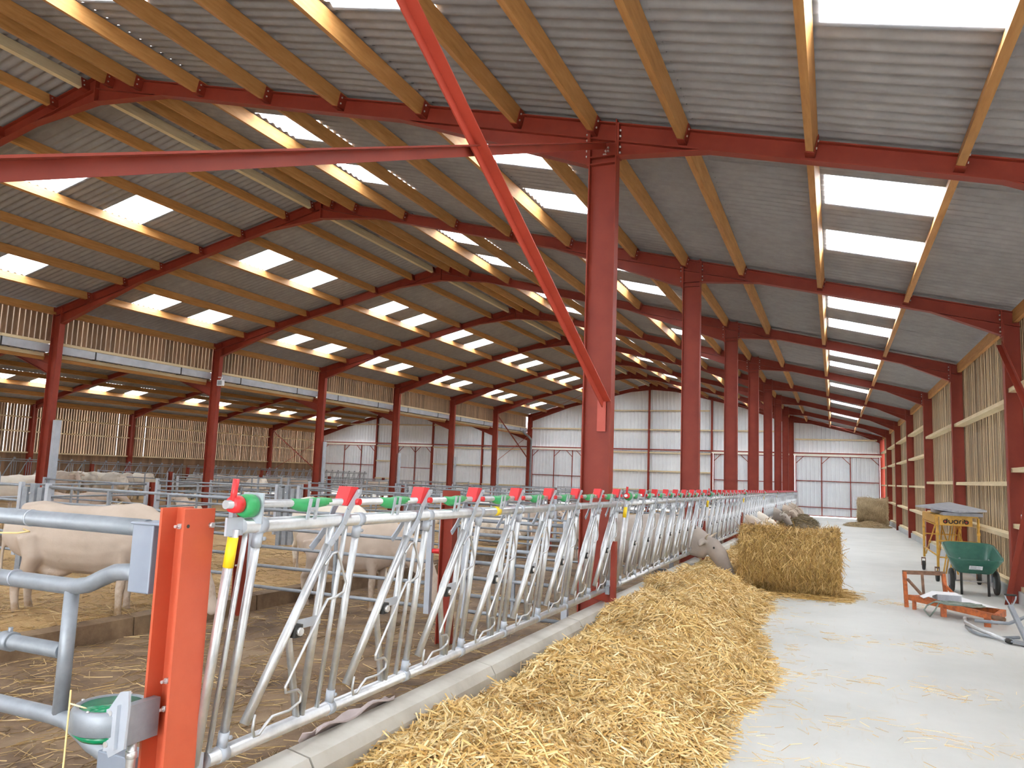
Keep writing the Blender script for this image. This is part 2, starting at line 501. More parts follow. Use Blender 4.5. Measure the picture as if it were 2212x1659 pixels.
# feed kerb in precast lengths
t = thing('kerb', 'low concrete kerb wall under the feed barriers', 'kerb', kind='structure')
kp = [(-2.20, -0.25), (-2.18, 0.26), (-2.215, 0.315), (-2.34, 0.335), (-2.365, 0.31), (-2.38, -0.45)]
for i in range(29):
    y0 = -7.0 + 2.0 * i; y1 = min(y0 + 1.985, 50.1)
    k = MB(); jz = random.uniform(-.004, .004)
    vs = [(x, y, fz(y) + z + jz) for y in (y0, y1) for x, z in kp]
    n = len(kp)
    k.add(vs, [tuple(range(n)), tuple(range(2 * n - 1, n - 1, -1))] + [((i_ + 1) % n, i_, n + i_, n + (i_ + 1) % n) for i_ in range(n)])
    k.build('kerb_block', 'kerb', t)

# ------------------------------------------------------------------ steel frames
PUR_R = [-10.83, -10.16, -8.81, -7.50, -6.19, -4.86, -3.51, -2.53, -1.48, -0.15, 1.20]
PUR_L = [-11.46, -12.20, -13.54, -14.87, -16.19, -17.48, -18.79]
TH = math.atan(SL)
brk = MB(); brk.box((0.042, -0.075, -0.20), (0.052, 0.075, -0.02)); brk.box((-0.045, -0.075, -0.215), (0.052, 0.075, -0.205))
brk_me = brk.mesh('purlin_bracket', 'red')
bb = MB()
for z in (-0.15, -0.07):
    bb.tube([(0.05, -0.035, z), (0.064, -0.035, z)], 0.012, 6)
bolt_me = bb.mesh('bolt', 'bolt')

def haunch(m, poly, y, flange):
    m.prism(poly, 'y', y - 0.005, y + 0.005)
    for a, b in flange:
        m.bar((a[0], y, a[1]), (b[0], y, b[1]), 0.14, 0.014)

for k in range(0, 9):
    y = Yk(k)
    lab = 'red steel frame at the open front, over the camera' if k == 0 else ('red steel frame standing against the white end wall' if k == 8 else ORD[k] + ' red steel portal frame from the front')
    t = thing('portal_frame', lab, 'steel frame', kind='structure')
    base = fz(y) + PEN - 0.05
    for X, nm in ((-2.44, 'feed_column'), (-19.96, 'valley_column')):
        c = MB(); c.isec((X, y, base), (X, y, zsM(X) - 0.05), 0.33, 0.16, 0.014, 0.010, (1, 0, 0)); c.build('column', 'red', t)
    c = MB(); c.isec((2.705, y, fz(y) - .05), (2.705, y, zsM(2.705) - 0.05), 0.33, 0.16, 0.014, 0.010, (1, 0, 0)); c.build('column', 'red', t)
    r = MB(); r.isec((RX, y, RZ - 0.16), (2.87, y, zsM(2.87) - 0.16), 0.22, 0.135, 0.013, 0.009, (SL, 0, 1)); r.build('rafter', 'red', t)
    r = MB(); r.isec((RX, y, RZ - 0.16), (-20.13, y, zsM(-20.13) - 0.16), 0.22, 0.135, 0.013, 0.009, (-SL, 0, 1)); r.build('rafter', 'red', t)
    zb = lambda x: zsM(x) - 0.26
    for poly, fl in (
        ([(-2.275, 5.30), (-1.2, zb(-1.2)), (-2.275, zb(-2.275))], [((-2.275, 5.30), (-1.2, zb(-1.2)))]),
        ([(-2.605, 5.22), (-5.3, zb(-5.3)), (-2.605, zb(-2.605))], [((-2.605, 5.22), (-5.3, zb(-5.3)))]),
        ([(2.54, 4.10), (1.5, zb(1.5)), (2.54, zb(2.54))], [((2.54, 4.10), (1.5, zb(1.5)))]),
        ([(-19.79, 5.24), (-16.9, zb(-16.9)), (-19.79, zb(-19.79))], [((-19.79, 5.24), (-16.9, zb(-16.9)))]),
        ([(-9.6, zb(-9.6)), (-11.17, 7.42), (-12.74, zb(-12.74)), (-11.17, RZ - .26)], [((-9.6, zb(-9.6)), (-11.17, 7.42)), ((-11.17, 7.42), (-12.74, zb(-12.74)))])):
        h = MB(); haunch(h, poly, y, fl); h.build('haunch', 'red', t)
    # end plates and stiffeners
    p = MB()
    p.box((-2.272, y - .075, 5.28), (-2.250, y + .075, zsM(-2.26) - .05)); p.box((-2.63, y - .075, 5.20), (-2.608, y + .075, zsM(-2.62) - .05))
    p.box((2.515, y - .075, 4.08), (2.537, y + .075, zsM(2.53) - .05)); p.box((-11.185, y - .075, 7.42), (-11.155, y + .075, RZ - .05))
    p.box((-2.60, y - .07, 5.30), (-2.28, y - .005, 5.315)); p.box((-2.60, y - .07, 5.215), (-2.28, y - .005, 5.23))
    p.build('end_plate', 'red', t)
    if k in (1, 2, 3, 4):
        b = MB()
        for X, s in ((-2.25, 1), (-2.63, -1), (2.515, -1)):
            for yy in (-.045,):
                for zz in (0.06, 0.13, 0.26, 0.33):
                    z0 = (5.27 if X < 0 else 4.1) + zz
                    b.tube([(X, y + yy, z0), (X + s * .02, y + yy, z0)], 0.014, 6)
        if k == 1:
            for dx, dz in ((-.39, -.02), (-.36, -.02), (-.39, -.06), (-.36, -.06), (-.39, -.10), (-.41, -.10)):
                b.tube([(-2.03 + dx, y - .006, 5.44 + dz), (-2.03 + dx, y - .03, 5.44 + dz)], 0.012, 6)
            for dx in (0, .05):
                for dz in (0, .07, .14, -.06):
                    b.tube([(-2.42 + dx, y - .006, 2.36 - dz), (-2.42 + dx, y - .035, 2.36 - dz)], 0.012, 6)
        b.build('bolt_set', 'bolt', t)
    if 1 <= k <= 7:
        for X in PUR_R + PUR_L:
            th = TH if X > RX else -TH
            o = put('purlin_bracket', brk_me, t, (X, y - 0.08, zsM(X)), (0, th, 0))
            if k <= 2: put('bolt', bolt_me, o)
    # frame of the side barn behind the valley columns
    if k >= 3:
        lab2 = 'red frame of the side barn at the end wall' if k == 8 else 'red frame of the side barn in line with the ' + ORD[k] + ' portal frame'
        s = thing('side_frame', lab2, 'steel frame', kind='structure')
        c = MB(); c.isec((-37.97, y, -0.8), (-37.97, y, zsL(-37.97) - .05), 0.33, 0.16, 0.014, 0.010, (1, 0, 0)); c.build('column', 'red', s)
        zb2 = lambda x: zsL(x) - 0.26
        r = MB(); r.isec((LX, y, LZ - .16), (-38.1, y, zsL(-38.1) - .16), .22, .135, .013, .009, (-SL, 0, 1)); r.build('rafter', 'red', s)
        r = MB(); r.isec((LX, y, LZ - .16), (-20.13, y, zsL(-20.13) - .16), .22, .135, .013, .009, (SL, 0, 1)); r.build('rafter', 'red', s)
        for poly, fl in (([(-37.8, 3.9), (-35.6, zb2(-35.6)), (-37.8, zb2(-37.8))], [((-37.8, 3.9), (-35.6, zb2(-35.6)))]),
                         ([(-20.13, 3.85), (-22.3, zb2(-22.3)), (-20.13, zb2(-20.13))], [((-20.13, 3.85), (-22.3, zb2(-22.3)))]),
                         ([(-27.6, zb2(-27.6)), (LX, LZ - .5), (-30.3, zb2(-30.3)), (LX, LZ - .26)], [((-27.6, zb2(-27.6)), (LX, LZ - .5)), ((LX, LZ - .5), (-30.3, zb2(-30.3)))])):
            h = MB(); haunch(h, poly, y, fl); h.build('haunch', 'red', s)
    elif k == 2:
        s = thing('side_frame', 'red haunch bracket of the side barn on the nearest valley column in view', 'steel frame', kind='structure')
        r = MB(); r.isec((-26.0, y, zsL(-26.0) - .16), (-20.13, y, zsL(-20.13) - .16), .22, .135, .013, .009, (SL, 0, 1)); r.build('rafter', 'red', s)
        zb2 = lambda x: zsL(x) - 0.26
        h = MB(); haunch(h, [(-20.13, 3.85), (-22.3, zb2(-22.3)), (-20.13, zb2(-20.13))], y, [((-20.13, 3.85), (-22.3, zb2(-22.3)))]); h.build('haunch', 'red', s)

# ------------------------------------------------------------------ roof
SW = 1.05
def sheet_mesh(name, x0, x1, zf, mat, lift=0.0, periods=6, per=6):
    m = MB(); n = periods * per + 1
    vs = []
    for x, l in ((x0, lift), (x1, lift)):
        for j in range(n):
            yy = -0.03 + (SW + 0.06) * j / (n - 1)
            vs.append((x, yy, zf(x) + l + 0.022 * (1 - math.cos(2 * math.pi * yy / (SW / periods)))))
    m.add(vs, [(j, j + 1, n + j + 1, n + j) for j in range(n - 1)], True)
    return m.mesh(name, mat)

LIGHTS = {-22, -20, -16, -14, -11, -9, -6, -4, 0, 2, 6, 8, 12, 14, 17, 19, 23, 25, 29, 31, 34, 36}
def roof(label, rows, lightrows, zf, n0, n1, nsolo, purlins, ysp, sgn, nnear=-9):
    t = thing('ceiling', label, 'roof', kind='structure')
    rest = MB()
    for ri, (xa, xb) in enumerate(rows):
        lap = 0.09 * (1 if xb > xa else -1)
        lift = 0.010 if ri % 2 else 0.0
        me = sheet_mesh('roof_sheet', xa, xb + lap, zf, 'sheet', lift)
        ml = sheet_mesh('rooflight', xa, xb + lap * .25, zf, 'light', lift) if ri in lightrows else None
        for n in range(n0, n1):
            yy = 9.2 + SW * n
            if ml is not None and n in LIGHTS:
                put('rooflight', ml, t, (0, yy, 0))
            elif nnear <= n < nsolo:
                put('roof_sheet', me, t, (0, yy, 0.005 * (n % 2)))
            else:
                rest.add([(v.co.x, v.co.y + yy, v.co.z + 0.005 * (n % 2)) for v in me.vertices], [tuple(p.vertices) for p in me.polygons], True)
    if rest.v:
        o = rest.build('distant_roof_sheets', 'sheet', t); o['kind'] = 'stuff'
    for a, b in ysp:
        L = b - a - 0.012
        pm = MB(); pm.box((-0.0375, -L / 2, -0.205), (0.0375, L / 2, -0.004))
        me = pm.mesh('purlin', 'timber')
        me2 = None
        for i, X in enumerate(purlins):
            mm = me
            if X == -11.46:
                me2 = me2 or pm.mesh('purlin', 'pine'); mm = me2
            put('purlin', mm, t, (X, (a + b) / 2, zf(X)), (0, sgn * TH, 0))
    return t

BAYS = [(Yk(k), Yk(k + 1)) for k in range(0, 8)]
brR = [RX, -8.81, -7.50, -4.86, -3.51, -1.48, -0.15, 1.20, 3.06]
rR = roof('grey corrugated roof slope from the ridge down over the feed passage', list(zip(brR[:-1], brR[1:])), {1, 3, 6}, zsM, -16, 40, 22, PUR_R, BAYS, 1)
brL = [RX, -13.54, -14.87, -17.48, -18.79, -20.28]
rL = roof('grey corrugated roof slope from the ridge down to the valley columns', list(zip(brL[:-1], brL[1:])), {1, 3}, zsM, -16, 40, 40, PUR_L + [-20.18], BAYS, -1, -6)
brLL = [LX, -31.6, -34.0, -35.3, -38.35]
PUR_LL = [-29.3, -30.3, -31.6, -32.9, -34.0, -35.3, -36.6, -37.9]
rLL = roof('grey corrugated far slope of the side barn roof', list(zip(brLL[:-1], brLL[1:])), {2}, zsL, -16, 40, 40, PUR_LL, BAYS[2:], -1, 8)
brLR = [LX, -26.3, -23.9, -22.6, -20.3]
rLR = roof('grey corrugated near slope of the side barn roof', list(zip(brLR[:-1], brLR[1:])), {2}, zsL, -16, 40, 40, [-28.6, -27.6, -26.3, -25.1, -23.9, -22.6, -21.4, -20.4], BAYS[1:], 1, 8)
rc = MB()
for x0, z0 in ((RX, RZ), (LX, LZ)):
    y0 = -8.0
    rc.prism([(x0 - .3, z0 - .3 * SL + .06), (x0, z0 + .09), (x0 + .3, z0 - .3 * SL + .06), (x0, z0 + .07)], 'y', y0, YEND)
rc.build('ridge_cap', 'sheet', rR)

# ------------------------------------------------------------------ end wall
WALLY = 50.28
t = thing('wall_far', 'white corrugated steel end wall with red posts', 'wall', kind='structure')
DOORS = [(-37.75, -32.85), (-30.75, -27.85), (-19.72, -15.95), (-7.15, -2.65), (-2.2, 2.52)]
prof = [(0, 0), (0.155, 0), (0.175, -0.028), (0.215, -0.028), (0.235, 0)]
def clad(x0, x1, z0, ztop, y):
    m = MB(); xs_, ys_ = [], []
    n = max(1, round((x1 - x0) / 0.25)); w_ = (x1 - x0) / n
    for i in range(n):
        for px, py in prof:
            xs_.append(x0 + i * w_ + px * w_ / 0.25); ys_.append(y + py)
    xs_.append(x1); ys_.append(y)
    nn = len(xs_)
    vs = [(x, yy, z0) for x, yy in zip(xs_, ys_)] + [(x, yy, ztop(x)) for x, yy in zip(xs_, ys_)]
    m.add(vs, [(j, j + 1, nn + j + 1, nn + j) for j in range(nn - 1)])
    return m
def rtop(x): return (zsM(x) if x > -20.05 else zsL(x)) + 0.02
edges = [-38.1]
while edges[-1] < 2.9:
    edges.append(round(edges[-1] + 1.0, 3))
edges[-1] = 2.9
pts = sorted(set([e for e in edges] + [d for D in DOORS for d in D]))
for x0, x1 in zip(pts[:-1], pts[1:]):
    if x1 - x0 < 0.05: continue
    xm = (x0 + x1) / 2
    indoor = any(a <= xm <= b for a, b in DOORS)
    clad(x0, x1, 3.33 if indoor else -0.5, rtop, WALLY).build('cladding_sheet', 'clad', t)
for X in (-32.75, -27.77, -23.63, -15.85, -11.36, -7.25):
    zt = rtop(X) - 0.26
    p = MB(); p.isec((X, 50.16, -.5), (X, 50.16, zt), 0.14, 0.12, .01, .008, (0, 1, 0)); p.build('post', 'red', t)
p = MB(); p.box((-37.9, 50.06, 3.36), (-20.1, 50.16, 3.44)); p.build('rail', 'red', t)
p = MB(); p.box((-19.85, 50.06, 3.36), (-2.55, 50.16, 3.44)); p.build('rail', 'red', t)
p = MB(); p.box((-2.3, 50.06, 3.36), (2.55, 50.16, 3.44)); p.build('rail', 'red', t)
for x0, x1, zl in ((-37.0, -20.2, (4.85,)), (-32.7, -30.8, (3.2, 2.05, 0.72)), (-27.7, -20.2, (3.2, 1.95, 0.62)), (-19.8, -2.6, (4.72,)), (-14.9, -7.4, (6.0,)),
                   (-15.8, -7.3, (3.2, 1.98, 0.72)), (-2.2, 2.4, (4.25,))):
    for z in zl:
        zz = z
        g = MB(); g.box((x0, 50.12, zz - .045), (x1, 50.25, zz + .045)); g.build('girt', 'pine', t)

def door(i, x0, x1, verts, rails, label, y=50.2):
    d = thing('door_%d' % i, label, 'door', kind='structure')
    zb_ = fz(50.2) + 0.06
    n = max(1, round(x1 - x0)); wd = (x1 - x0) / n
    for j in range(n):
        clad(x0 + j * wd, x0 + (j + 1) * wd, zb_, lambda x: 3.26, y + .03).build('cladding_sheet', 'clad', d)
    tr = MB(); tr.box((x0 - .1, y - .12, 3.25), (x1 + .1, y - .04, 3.35)); tr.build('track', 'track', d)
    for X in [x0 + .03] + list(verts) + [x1 - .03]:
        p = MB(); p.box((X - .025, y - .05, zb_), (X + .025, y, 3.24)); p.build('stile', 'red', d)
    for z in [zb_ + .03] + list(rails) + [3.21]:
        p = MB(); p.box((x0 + .05, y - .045, z - .022), (x1 - .05, y - .005, z + .022)); p.build('rail', 'red', d)
    xs_ = [x0 + .03] + list(verts) + [x1 - .03]
    for j, (a, b) in enumerate(zip(xs_[:-1], xs_[1:])):
        if j in (0, 1):
            p = MB(); p.bar((a, y - .025, 2.76), (a + .45, y - .025, 3.2), .035, .035); p.build('brace', 'red', d)
        if j in (len(xs_) - 2, len(xs_) - 3) and len(xs_) > 2:
            p = MB(); p.bar((b, y - .025, 2.76), (b - .45, y - .025, 3.2), .035, .035); p.build('brace', 'red', d)
door(1, *DOORS[0], (-35.68, -34.1), (1.71,), 'white sliding door with red frame in the side barn corner')
door(2, *DOORS[1], (-29.24,), (1.6,), 'narrow white door with red frame in the side barn end')
door(3, *DOORS[2], (-18.06, -16.71), (1.46,), 'white sliding door with red frame beside the valley column')
door(4, *DOORS[3], (-5.0,), (1.57,), 'white sliding door with red frame behind the feed columns')
door(5, *DOORS[4], (-0.69, 0.92), (1.72, 0.13), 'white sliding door with red frame closing the feed passage')

# ------------------------------------------------------------------ right wall
t = thing('wall_right', 'timber slatted wall along the feed passage', 'wall', kind='structure')
sl = MB(); sl.box((0, -0.052, 0), (0.024, 0.052, 1.0))
sl_me = sl.mesh('slat', 'slat')
yy = 9.9; tail = MB()
while yy < 50.1:
    zb_ = fz(yy) + 0.18; zt = zsM(2.8) - 0.06
    if yy < 45.0:
        put('slat', sl_me, t, (2.78 + random.uniform(0, .006), yy, zb_), (0, 0, 0), (1, random.uniform(.95, 1.05), zt - zb_))
    else:
        tail.box((2.78, yy - .052, zb_), (2.804, yy + .052, zt))
    yy += 0.123 + (random.uniform(.0, .01))
o = tail.build('distant_slats', 'slat', t); o['kind'] = 'stuff'
for k in range(1, 8):
    a, b = Yk(k) + .01, Yk(k + 1) - .01
    for z in ({1: (3.2, 1.93, 1.06), 2: (3.06, 1.72, .87), 3: (3.1, 1.74, .88)}.get(k, (3.5, 2.6, 1.61, 0.74))):
        g = MB(); g.box((2.585, a, z - .035), (2.775, b, z + .035)); g.build('girt', 'pine', t)
    g = MB(); g.box((2.685, a, zsM(2.7) - .22), (2.755, b, zsM(2.7) - .01)); g.build('eave_beam', 'timber', t)
    p = MB()
    p.add([(2.62, a, fz(a) - .1), (2.95, a, fz(a) - .1), (2.95, a, fz(a) + .19), (2.62, a, fz(a) + .19), (2.62, b, fz(b) - .1), (2.95, b, fz(b) - .1), (2.95, b, fz(b) + .19), (2.62, b, fz(b) + .19)],
          [(0, 1, 2, 3), (7, 6, 5, 4), (0, 4, 5, 1), (1, 5, 6, 2), (2, 6, 7, 3), (3, 7, 4, 0)])
    p.build('plinth', 'plinth', t)
    g = MB()
    g.add([(2.66, a, fz(a) + .19), (2.775, a, fz(a) + .19), (2.775, a, fz(a) + .26), (2.66, a, fz(a) + .26), (2.66, b, fz(b) + .19), (2.775, b, fz(b) + .19), (2.775, b, fz(b) + .26), (2.66, b, fz(b) + .26)],
          [(0, 1, 2, 3), (7, 6, 5, 4), (0, 4, 5, 1), (1, 5, 6, 2), (2, 6, 7, 3), (3, 7, 4, 0)])
    g.build('sole_plate', 'pine', t)

# ------------------------------------------------------------------ clerestory above the valley
t = thing('wall_clerestory', 'slatted timber band above the valley gutter', 'wall', kind='structure')
sc = MB(); sc.box((-0.026, -0.0645, 4.70), (0.026, 0.0645, zsM(-20.2) - .02))
sc_me = sc.mesh('slat', 'slatdark')
yy = 10.0
while yy < 50.1:
    put('slat', sc_me, t, (-20.23 + random.uniform(-.004, .004), yy, 0))
    yy += 0.158
for k in range(1, 8):
    a, b = Yk(k) + .09, Yk(k + 1) - .09
    g = MB(); g.box((-20.21, a, 4.67), (-20.10, b, 4.745)); g.build('girt', 'pine', t)
g = thing('gutter', 'grey steel valley gutter under the slatted band', 'gutter', kind='structure')
for k in range(1, 8):
    a, b = Yk(k) + .08, Yk(k + 1) - .08
    m = MB(); m.box((-20.30, a, 4.44), (-20.12, b, 4.66)); m.build('gutter_length', 'galv_light', g)
    for j in range(2):
        yb = a + (b - a) * (0.22 + 0.55 * j)
        m = MB(); m.box((-20.31, yb - .02, 4.42), (-20.11, yb + .02, 4.665)); m.build('gutter_bracket', 'black', g)
    m = MB(); m.box((-20.42, a, 4.33), (-20.32, b, 4.43)); m.build('batten', 'pine', g)

# ------------------------------------------------------------------ far left wall
t = thing('wall_left', 'slatted timber wall of the side barn', 'wall', kind='structure')
sc = MB(); sc.box((-0.026, -0.061, 1.62), (0.026, 0.061, zsL(-38.1) - .03)); sc_me = sc.mesh('slat', 'slatdark')
sb_ = MB(); sb_.box((-0.012, -0.077, -0.6), (0.012, 0.079, 1.66)); sb_me = sb_.mesh('board', 'slatdark')
yy = 20.3
while yy < 50.1:
    put('slat', sc_me, t, (-38.2, yy + (random.choice((-.016, .016)) if random.random() < .05 else random.uniform(-.003, .003)), 0))
    put('board', sb_me, t, (-38.2 + random.uniform(-.004, .004), yy, 0))
    yy += 0.158
for k in range(3, 8):
    a, b = Yk(k) + .09, Yk(k + 1) - .09
    for z in (3.45, 2.72, 1.65):
        m = MB(); m.box((-38.10, a, z - .035), (-37.98, b, z + .035)); m.build('girt', 'pine', t)
    m = MB(); m.box((-38.08, a, zsL(-38) - .24), (-38.0, b, zsL(-38) - .02)); m.build('eave_beam', 'timber', t)

# ------------------------------------------------------------------ the part of the barn behind the camera
t = thing('wall_front_unseen', 'unseen white steel front wall added behind the camera, opening sized for front light', 'wall', kind='structure')  # added end wall, out of view; distance and opening chosen for the front light
for x0, x1, z0 in ((-38.1, -20.0, -.5), (-20.0, -11.17, -.5), (-11.17, -6.0, -.5), (-6.0, -2.3, 3.4), (-2.3, 2.9, 3.4)):
    m = MB(); m.add([(x0, -8.0, z0), (x1, -8.0, z0), (x1, -8.0, rtop(x1)), (x0, -8.0, rtop(x0 + .01)), (x0, -8.05, z0), (x1, -8.05, z0), (x1, -8.05, rtop(x1)), (x0, -8.05, rtop(x0 + .01))],
                    [(0, 1, 2, 3), (7, 6, 5, 4), (0, 4, 5, 1), (1, 5, 6, 2), (2, 6, 7, 3), (3, 7, 4, 0)]); m.build('panel', 'clad', t)
for nm, x, z0, z1, p_, hw, ya, yb in (('wall_right', 2.79, 0.1, zsM(2.8) - .05, .126, .052, -7.9, 9.8), ('wall_left', -38.12, -.4, zsL(-38.1) - .03, .158, .070, -7.9, 20.1), ('wall_clerestory', -20.23, 4.7, zsM(-20.2) - .02, .158, .062, -7.9, 9.9)):
    m = MB(); yy = ya
    while yy < yb:
        m.box((x - .02, yy - hw, z0), (x + .02, yy + hw, z1)); yy += p_
    o = m.build(nm, 'slat'); tag(o, {'wall_right': 'slatted timber wall beside and behind the camera', 'wall_left': 'slatted side barn wall outside the picture', 'wall_clerestory': 'slatted valley band outside the picture'}[nm], 'wall', kind='structure')

# ------------------------------------------------------------------ wind bracing
def brace(a, b, w, mat, label, up=(1, 0, 0), angle=True):
    a, b = Vector(a), Vector(b)
    m = MB()
    m.bar(a, b, w, 0.010, up)
    if angle:
        d = (b - a).normalized(); side = d.cross(Vector(up)).normalized()
        off = side * (w / 2 - .005) + Vector(up) * (w / 2)
        m.bar(a + off, b + off, 0.010, w, up)
    o = m.build('wind_brace', mat)
    return tag(o, label, 'brace', kind='structure')
brace((-2.40, 8.12, 5.42), (-2.40, 0.55, 2.10), .075, 'red', 'long red diagonal brace rising to the head of the nearest feed column')
brace((-2.36, 8.10, 2.40), (-2.36, 0.55, 5.75), .085, 'braceorange', 'orange red diagonal brace dropping to the middle of the nearest feed column')
gp = MB(); gp.box((-2.44, 8.16, 2.10), (-2.34, 8.19, 2.45)); tag(gp.build('gusset_plate', 'braceorange'), 'orange gusset plate bolted low on the nearest feed column', 'plate', kind='structure')
brace((2.50, 14.05, 3.95), (2.50, 10.0, 1.2), .075, 'red', 'red diagonal brace high on the timber wall', up=(-1, 0, 0))
brace((2.46, 13.95, -0.12), (2.46, 10.0, 3.8), .075, 'red', 'red diagonal brace rising from the wall column foot', up=(-1, 0, 0))
brace((-19.85, 44.3, 5.1), (-19.85, 50.0, 2.4), .09, 'red', 'red diagonal brace by the valley downpipe at the end wall')
brace((-19.75, 49.9, 4.3), (-19.75, 44.3, 2.3), .03, 'red', 'thin red tie crossing the brace by the downpipe', angle=False)
brace((-37.9, 44.3, 3.9), (-37.9, 50.0, 0.9), .08, 'red', 'red diagonal brace in the corner of the side barn')
brace((-37.85, 50.0, 3.6), (-37.85, 44.3, 1.0), .03, 'red', 'thin red tie crossing the corner brace of the side barn', angle=False)
for i, (a, b) in enumerate((((-2.2, 44.3), (2.4, 50.0)), ((-2.2, 50.0), (2.4, 44.3)), ((-19.5, 44.3), (-12, 50.0)), ((-19.5, 50.0), (-12, 44.3)), ((-3.0, 44.3), (-10.5, 50)), ((-3.0, 50), (-10.5, 44.3)))):
    brace((a[0], a[1], zsM(a[0]) - .3), (b[0], b[1], zsM(b[0]) - .3), .05, 'red',
          ['red roof brace over the end of the feed passage, running to the wall', 'red roof brace over the end of the feed passage, running to the columns', 'red roof brace on the valley side slope, rising to the end wall', 'red roof brace on the valley side slope, rising from the end wall', 'red roof brace near the ridge, running to the end wall', 'red roof brace near the ridge, crossing the other'][i], up=(0, 0, 1), angle=False)
dp = MB(); dp.tube([(-20.1, 49.2, 4.45), (-20.05, 49.4, 4.3), (-19.85, 49.75, 4.1), (-19.72, 49.92, 3.9), (-19.72, 49.92, -.4)], .075, 10)
tag(dp.build('downpipe', 'galv_dull'), 'grey rainwater downpipe beside the valley column at the end wall', 'pipe', kind='structure')

# ================================================================== FEED BARRIERS
LEAN = 0.10 / 0.89
def LP(s, z, off=0.0): return (LEAN * (z - 0.5) + off, s, z)
FB = {}
def fmesh(key, fn, mat):
    m = MB(); fn(m); FB[key] = m.mesh(key, mat)
fmesh('top_rail', lambda m: m.tube([LP(.17, 1.39), LP(5.93, 1.39)], .030, 12), 'galv')
fmesh('bottom_rail', lambda m: m.tube([LP(.19, .50), LP(5.93, .50)], .030, 12), 'galv')
fmesh('lock_bar', lambda m: m.tube([LP(.065, 1.475), LP(5.78, 1.475)], .017, 10), 'galv')
def mplate(m): m.box((-.004, -.045, -.035), (.006, .045, .035))
fmesh('mounting_plate', mplate, 'galv_light')
fmesh('end_tube', lambda m: m.tube([LP(.135, .5), LP(.135, 1.38)], .019, 10), 'galv')
fmesh('sticker', lambda m: m.tube([LP(.135, 1.235), LP(.135, 1.35)], .0205, 12), 'yellow')
fmesh('thin_tube', lambda m: m.tube([LP(0, .5), LP(0, 1.38)], .0115, 8), 'galv')
fmesh('clamp_tube', lambda m: m.tube([LP(0, .53), LP(0, 1.36)], .018, 10), 'galv')
def clamp(z):
    def fn(m):
        m.tube([LP(-.022, z), LP(.022, z)], .0335, 12)
        zz = z - .055 if z > 1 else z + .055
        m.tube([LP(0, zz - .03), LP(0, zz + .03)], .022, 10)
        m.tube([LP(.012, zz, .01), LP(.034, zz, .01)], .009, 6)
    return fn
fmesh('upper_clamp', clamp(1.39), 'galv_light'); fmesh('lower_clamp', clamp(.50), 'galv_light')
fmesh('swing_arm', lambda m: m.tube([LP(.335, .60, .036), LP(.70, 1.285, .036)], .0205, 10), 'galv')
def fork(off):
    def fn(m):
        pts = [(.685, 1.265), (.735, 1.31), (.79, 1.375), (.812, 1.44), (.872, 1.525)]
        for a, b in zip(pts[:-1], pts[1:]):
            m.bar(LP(a[0], a[1], off), LP(b[0], b[1], off), .007, .03, (0, -.7, .7))
        m.tube([LP(.872, 1.525, off - .008), LP(.872, 1.525, off + .010)], .012, 8)
    return fn
fmesh('fork_front', fork(.040), 'galv_light'); fmesh('fork_back', fork(-.044), 'galv_light')
def latch(m):
    pr = [(.79, 1.462), (.855, 1.455), (.888, 1.51), (.872, 1.545), (.815, 1.548)]
    vs = [LP(s, z, o) for o in (-.036, .032) for s, z in pr]; n = 5
    m.add(vs, [tuple(range(n)), tuple(range(2 * n - 1, n - 1, -1))] + [((i + 1) % n, i, n + i, n + (i + 1) % n) for i in range(n)])
    m.tube([LP(.862, 1.478, .03), LP(.862, 1.478, .062)], .016, 8)
fmesh('latch_block', latch, 'redplastic')
fmesh('upright', lambda m: m.tube([LP(.75, .5), LP(.75, 1.37)], .019, 10), 'galv')
fmesh('stop_tube', lambda m: m.tube([LP(.755, 1.27), LP(.61, 1.02), LP(.575, .95), LP(.575, .89), LP(.725, .51)], .0165, 10), 'galv')
def pivot(m):
    a = LP(.557, .93)
    m.box((a[0] + .012, .533, .905), (a[0] + .063, .581, .957))
fmesh('pivot_block', pivot, 'black')
fmesh('pivot_bolt', lambda m: m.tube([LP(.557, .93, .06), LP(.557, .93, .076)], .0175, 8), 'bolt')
fmesh('pivot_bracket', lambda m: m.bar(LP(.57, .945, .012), LP(.765, .945, .012), .006, .04), 'galv_light')
RODP = [(.68, 1.20), (.72, 1.245), (.757, 1.252), (.80, 1.20), (.864, 1.104), (.855, 1.06), (.80, 1.043), (.743, 1.041), (.715, 1.0), (.54, .70), (.548, .675), (.63, .668), (.66, .645), (.66, .612), (.593, .59), (.485, .594), (.45, .572), (.416, .540), (.388, .540), (.372, .575), (.371, .63)]
fmesh('rod', lambda m: m.tube([LP(s, z, .052) for s, z in RODP], .0065, 6), 'galv')
def guard(m):
    rings = []
    for s, a, dz in ((.43, .012, 0), (.45, .022, -.004), (.50, .028, -.012), (.545, .030, -.014), (.59, .025, -.004), (.66, .021, 0), (.71, .018, 0), (.72, .010, 0)):
        rings.append((LP(s, 1.478 + dz), (0, 1, 0), (0, 0, 1), a * .9, a))
    m.loft(rings, 10)
fmesh('guard', guard, 'green')
def gclip(m):
    for s in (.535, .585):
        m.bar(LP(s, 1.405, .026), LP(s, 1.495, .030), .006, .018, (0, 1, 0))
    m.bar(LP(.535, 1.45, .029), LP(.585, 1.45, .029), .008, .014)
fmesh('guard_clip', gclip, 'galv_light')
def lever(m):
    m.tube([LP(.10, 1.47), LP(.10, 1.572)], .0125, 10)
    m.lathe([(.012, -.03), (.030, -.03), (.034, -.01), (.034, .012), (.012, .014)], LP(.125, 1.475), 'y', 16)
fmesh('lever', lever, 'redplastic')
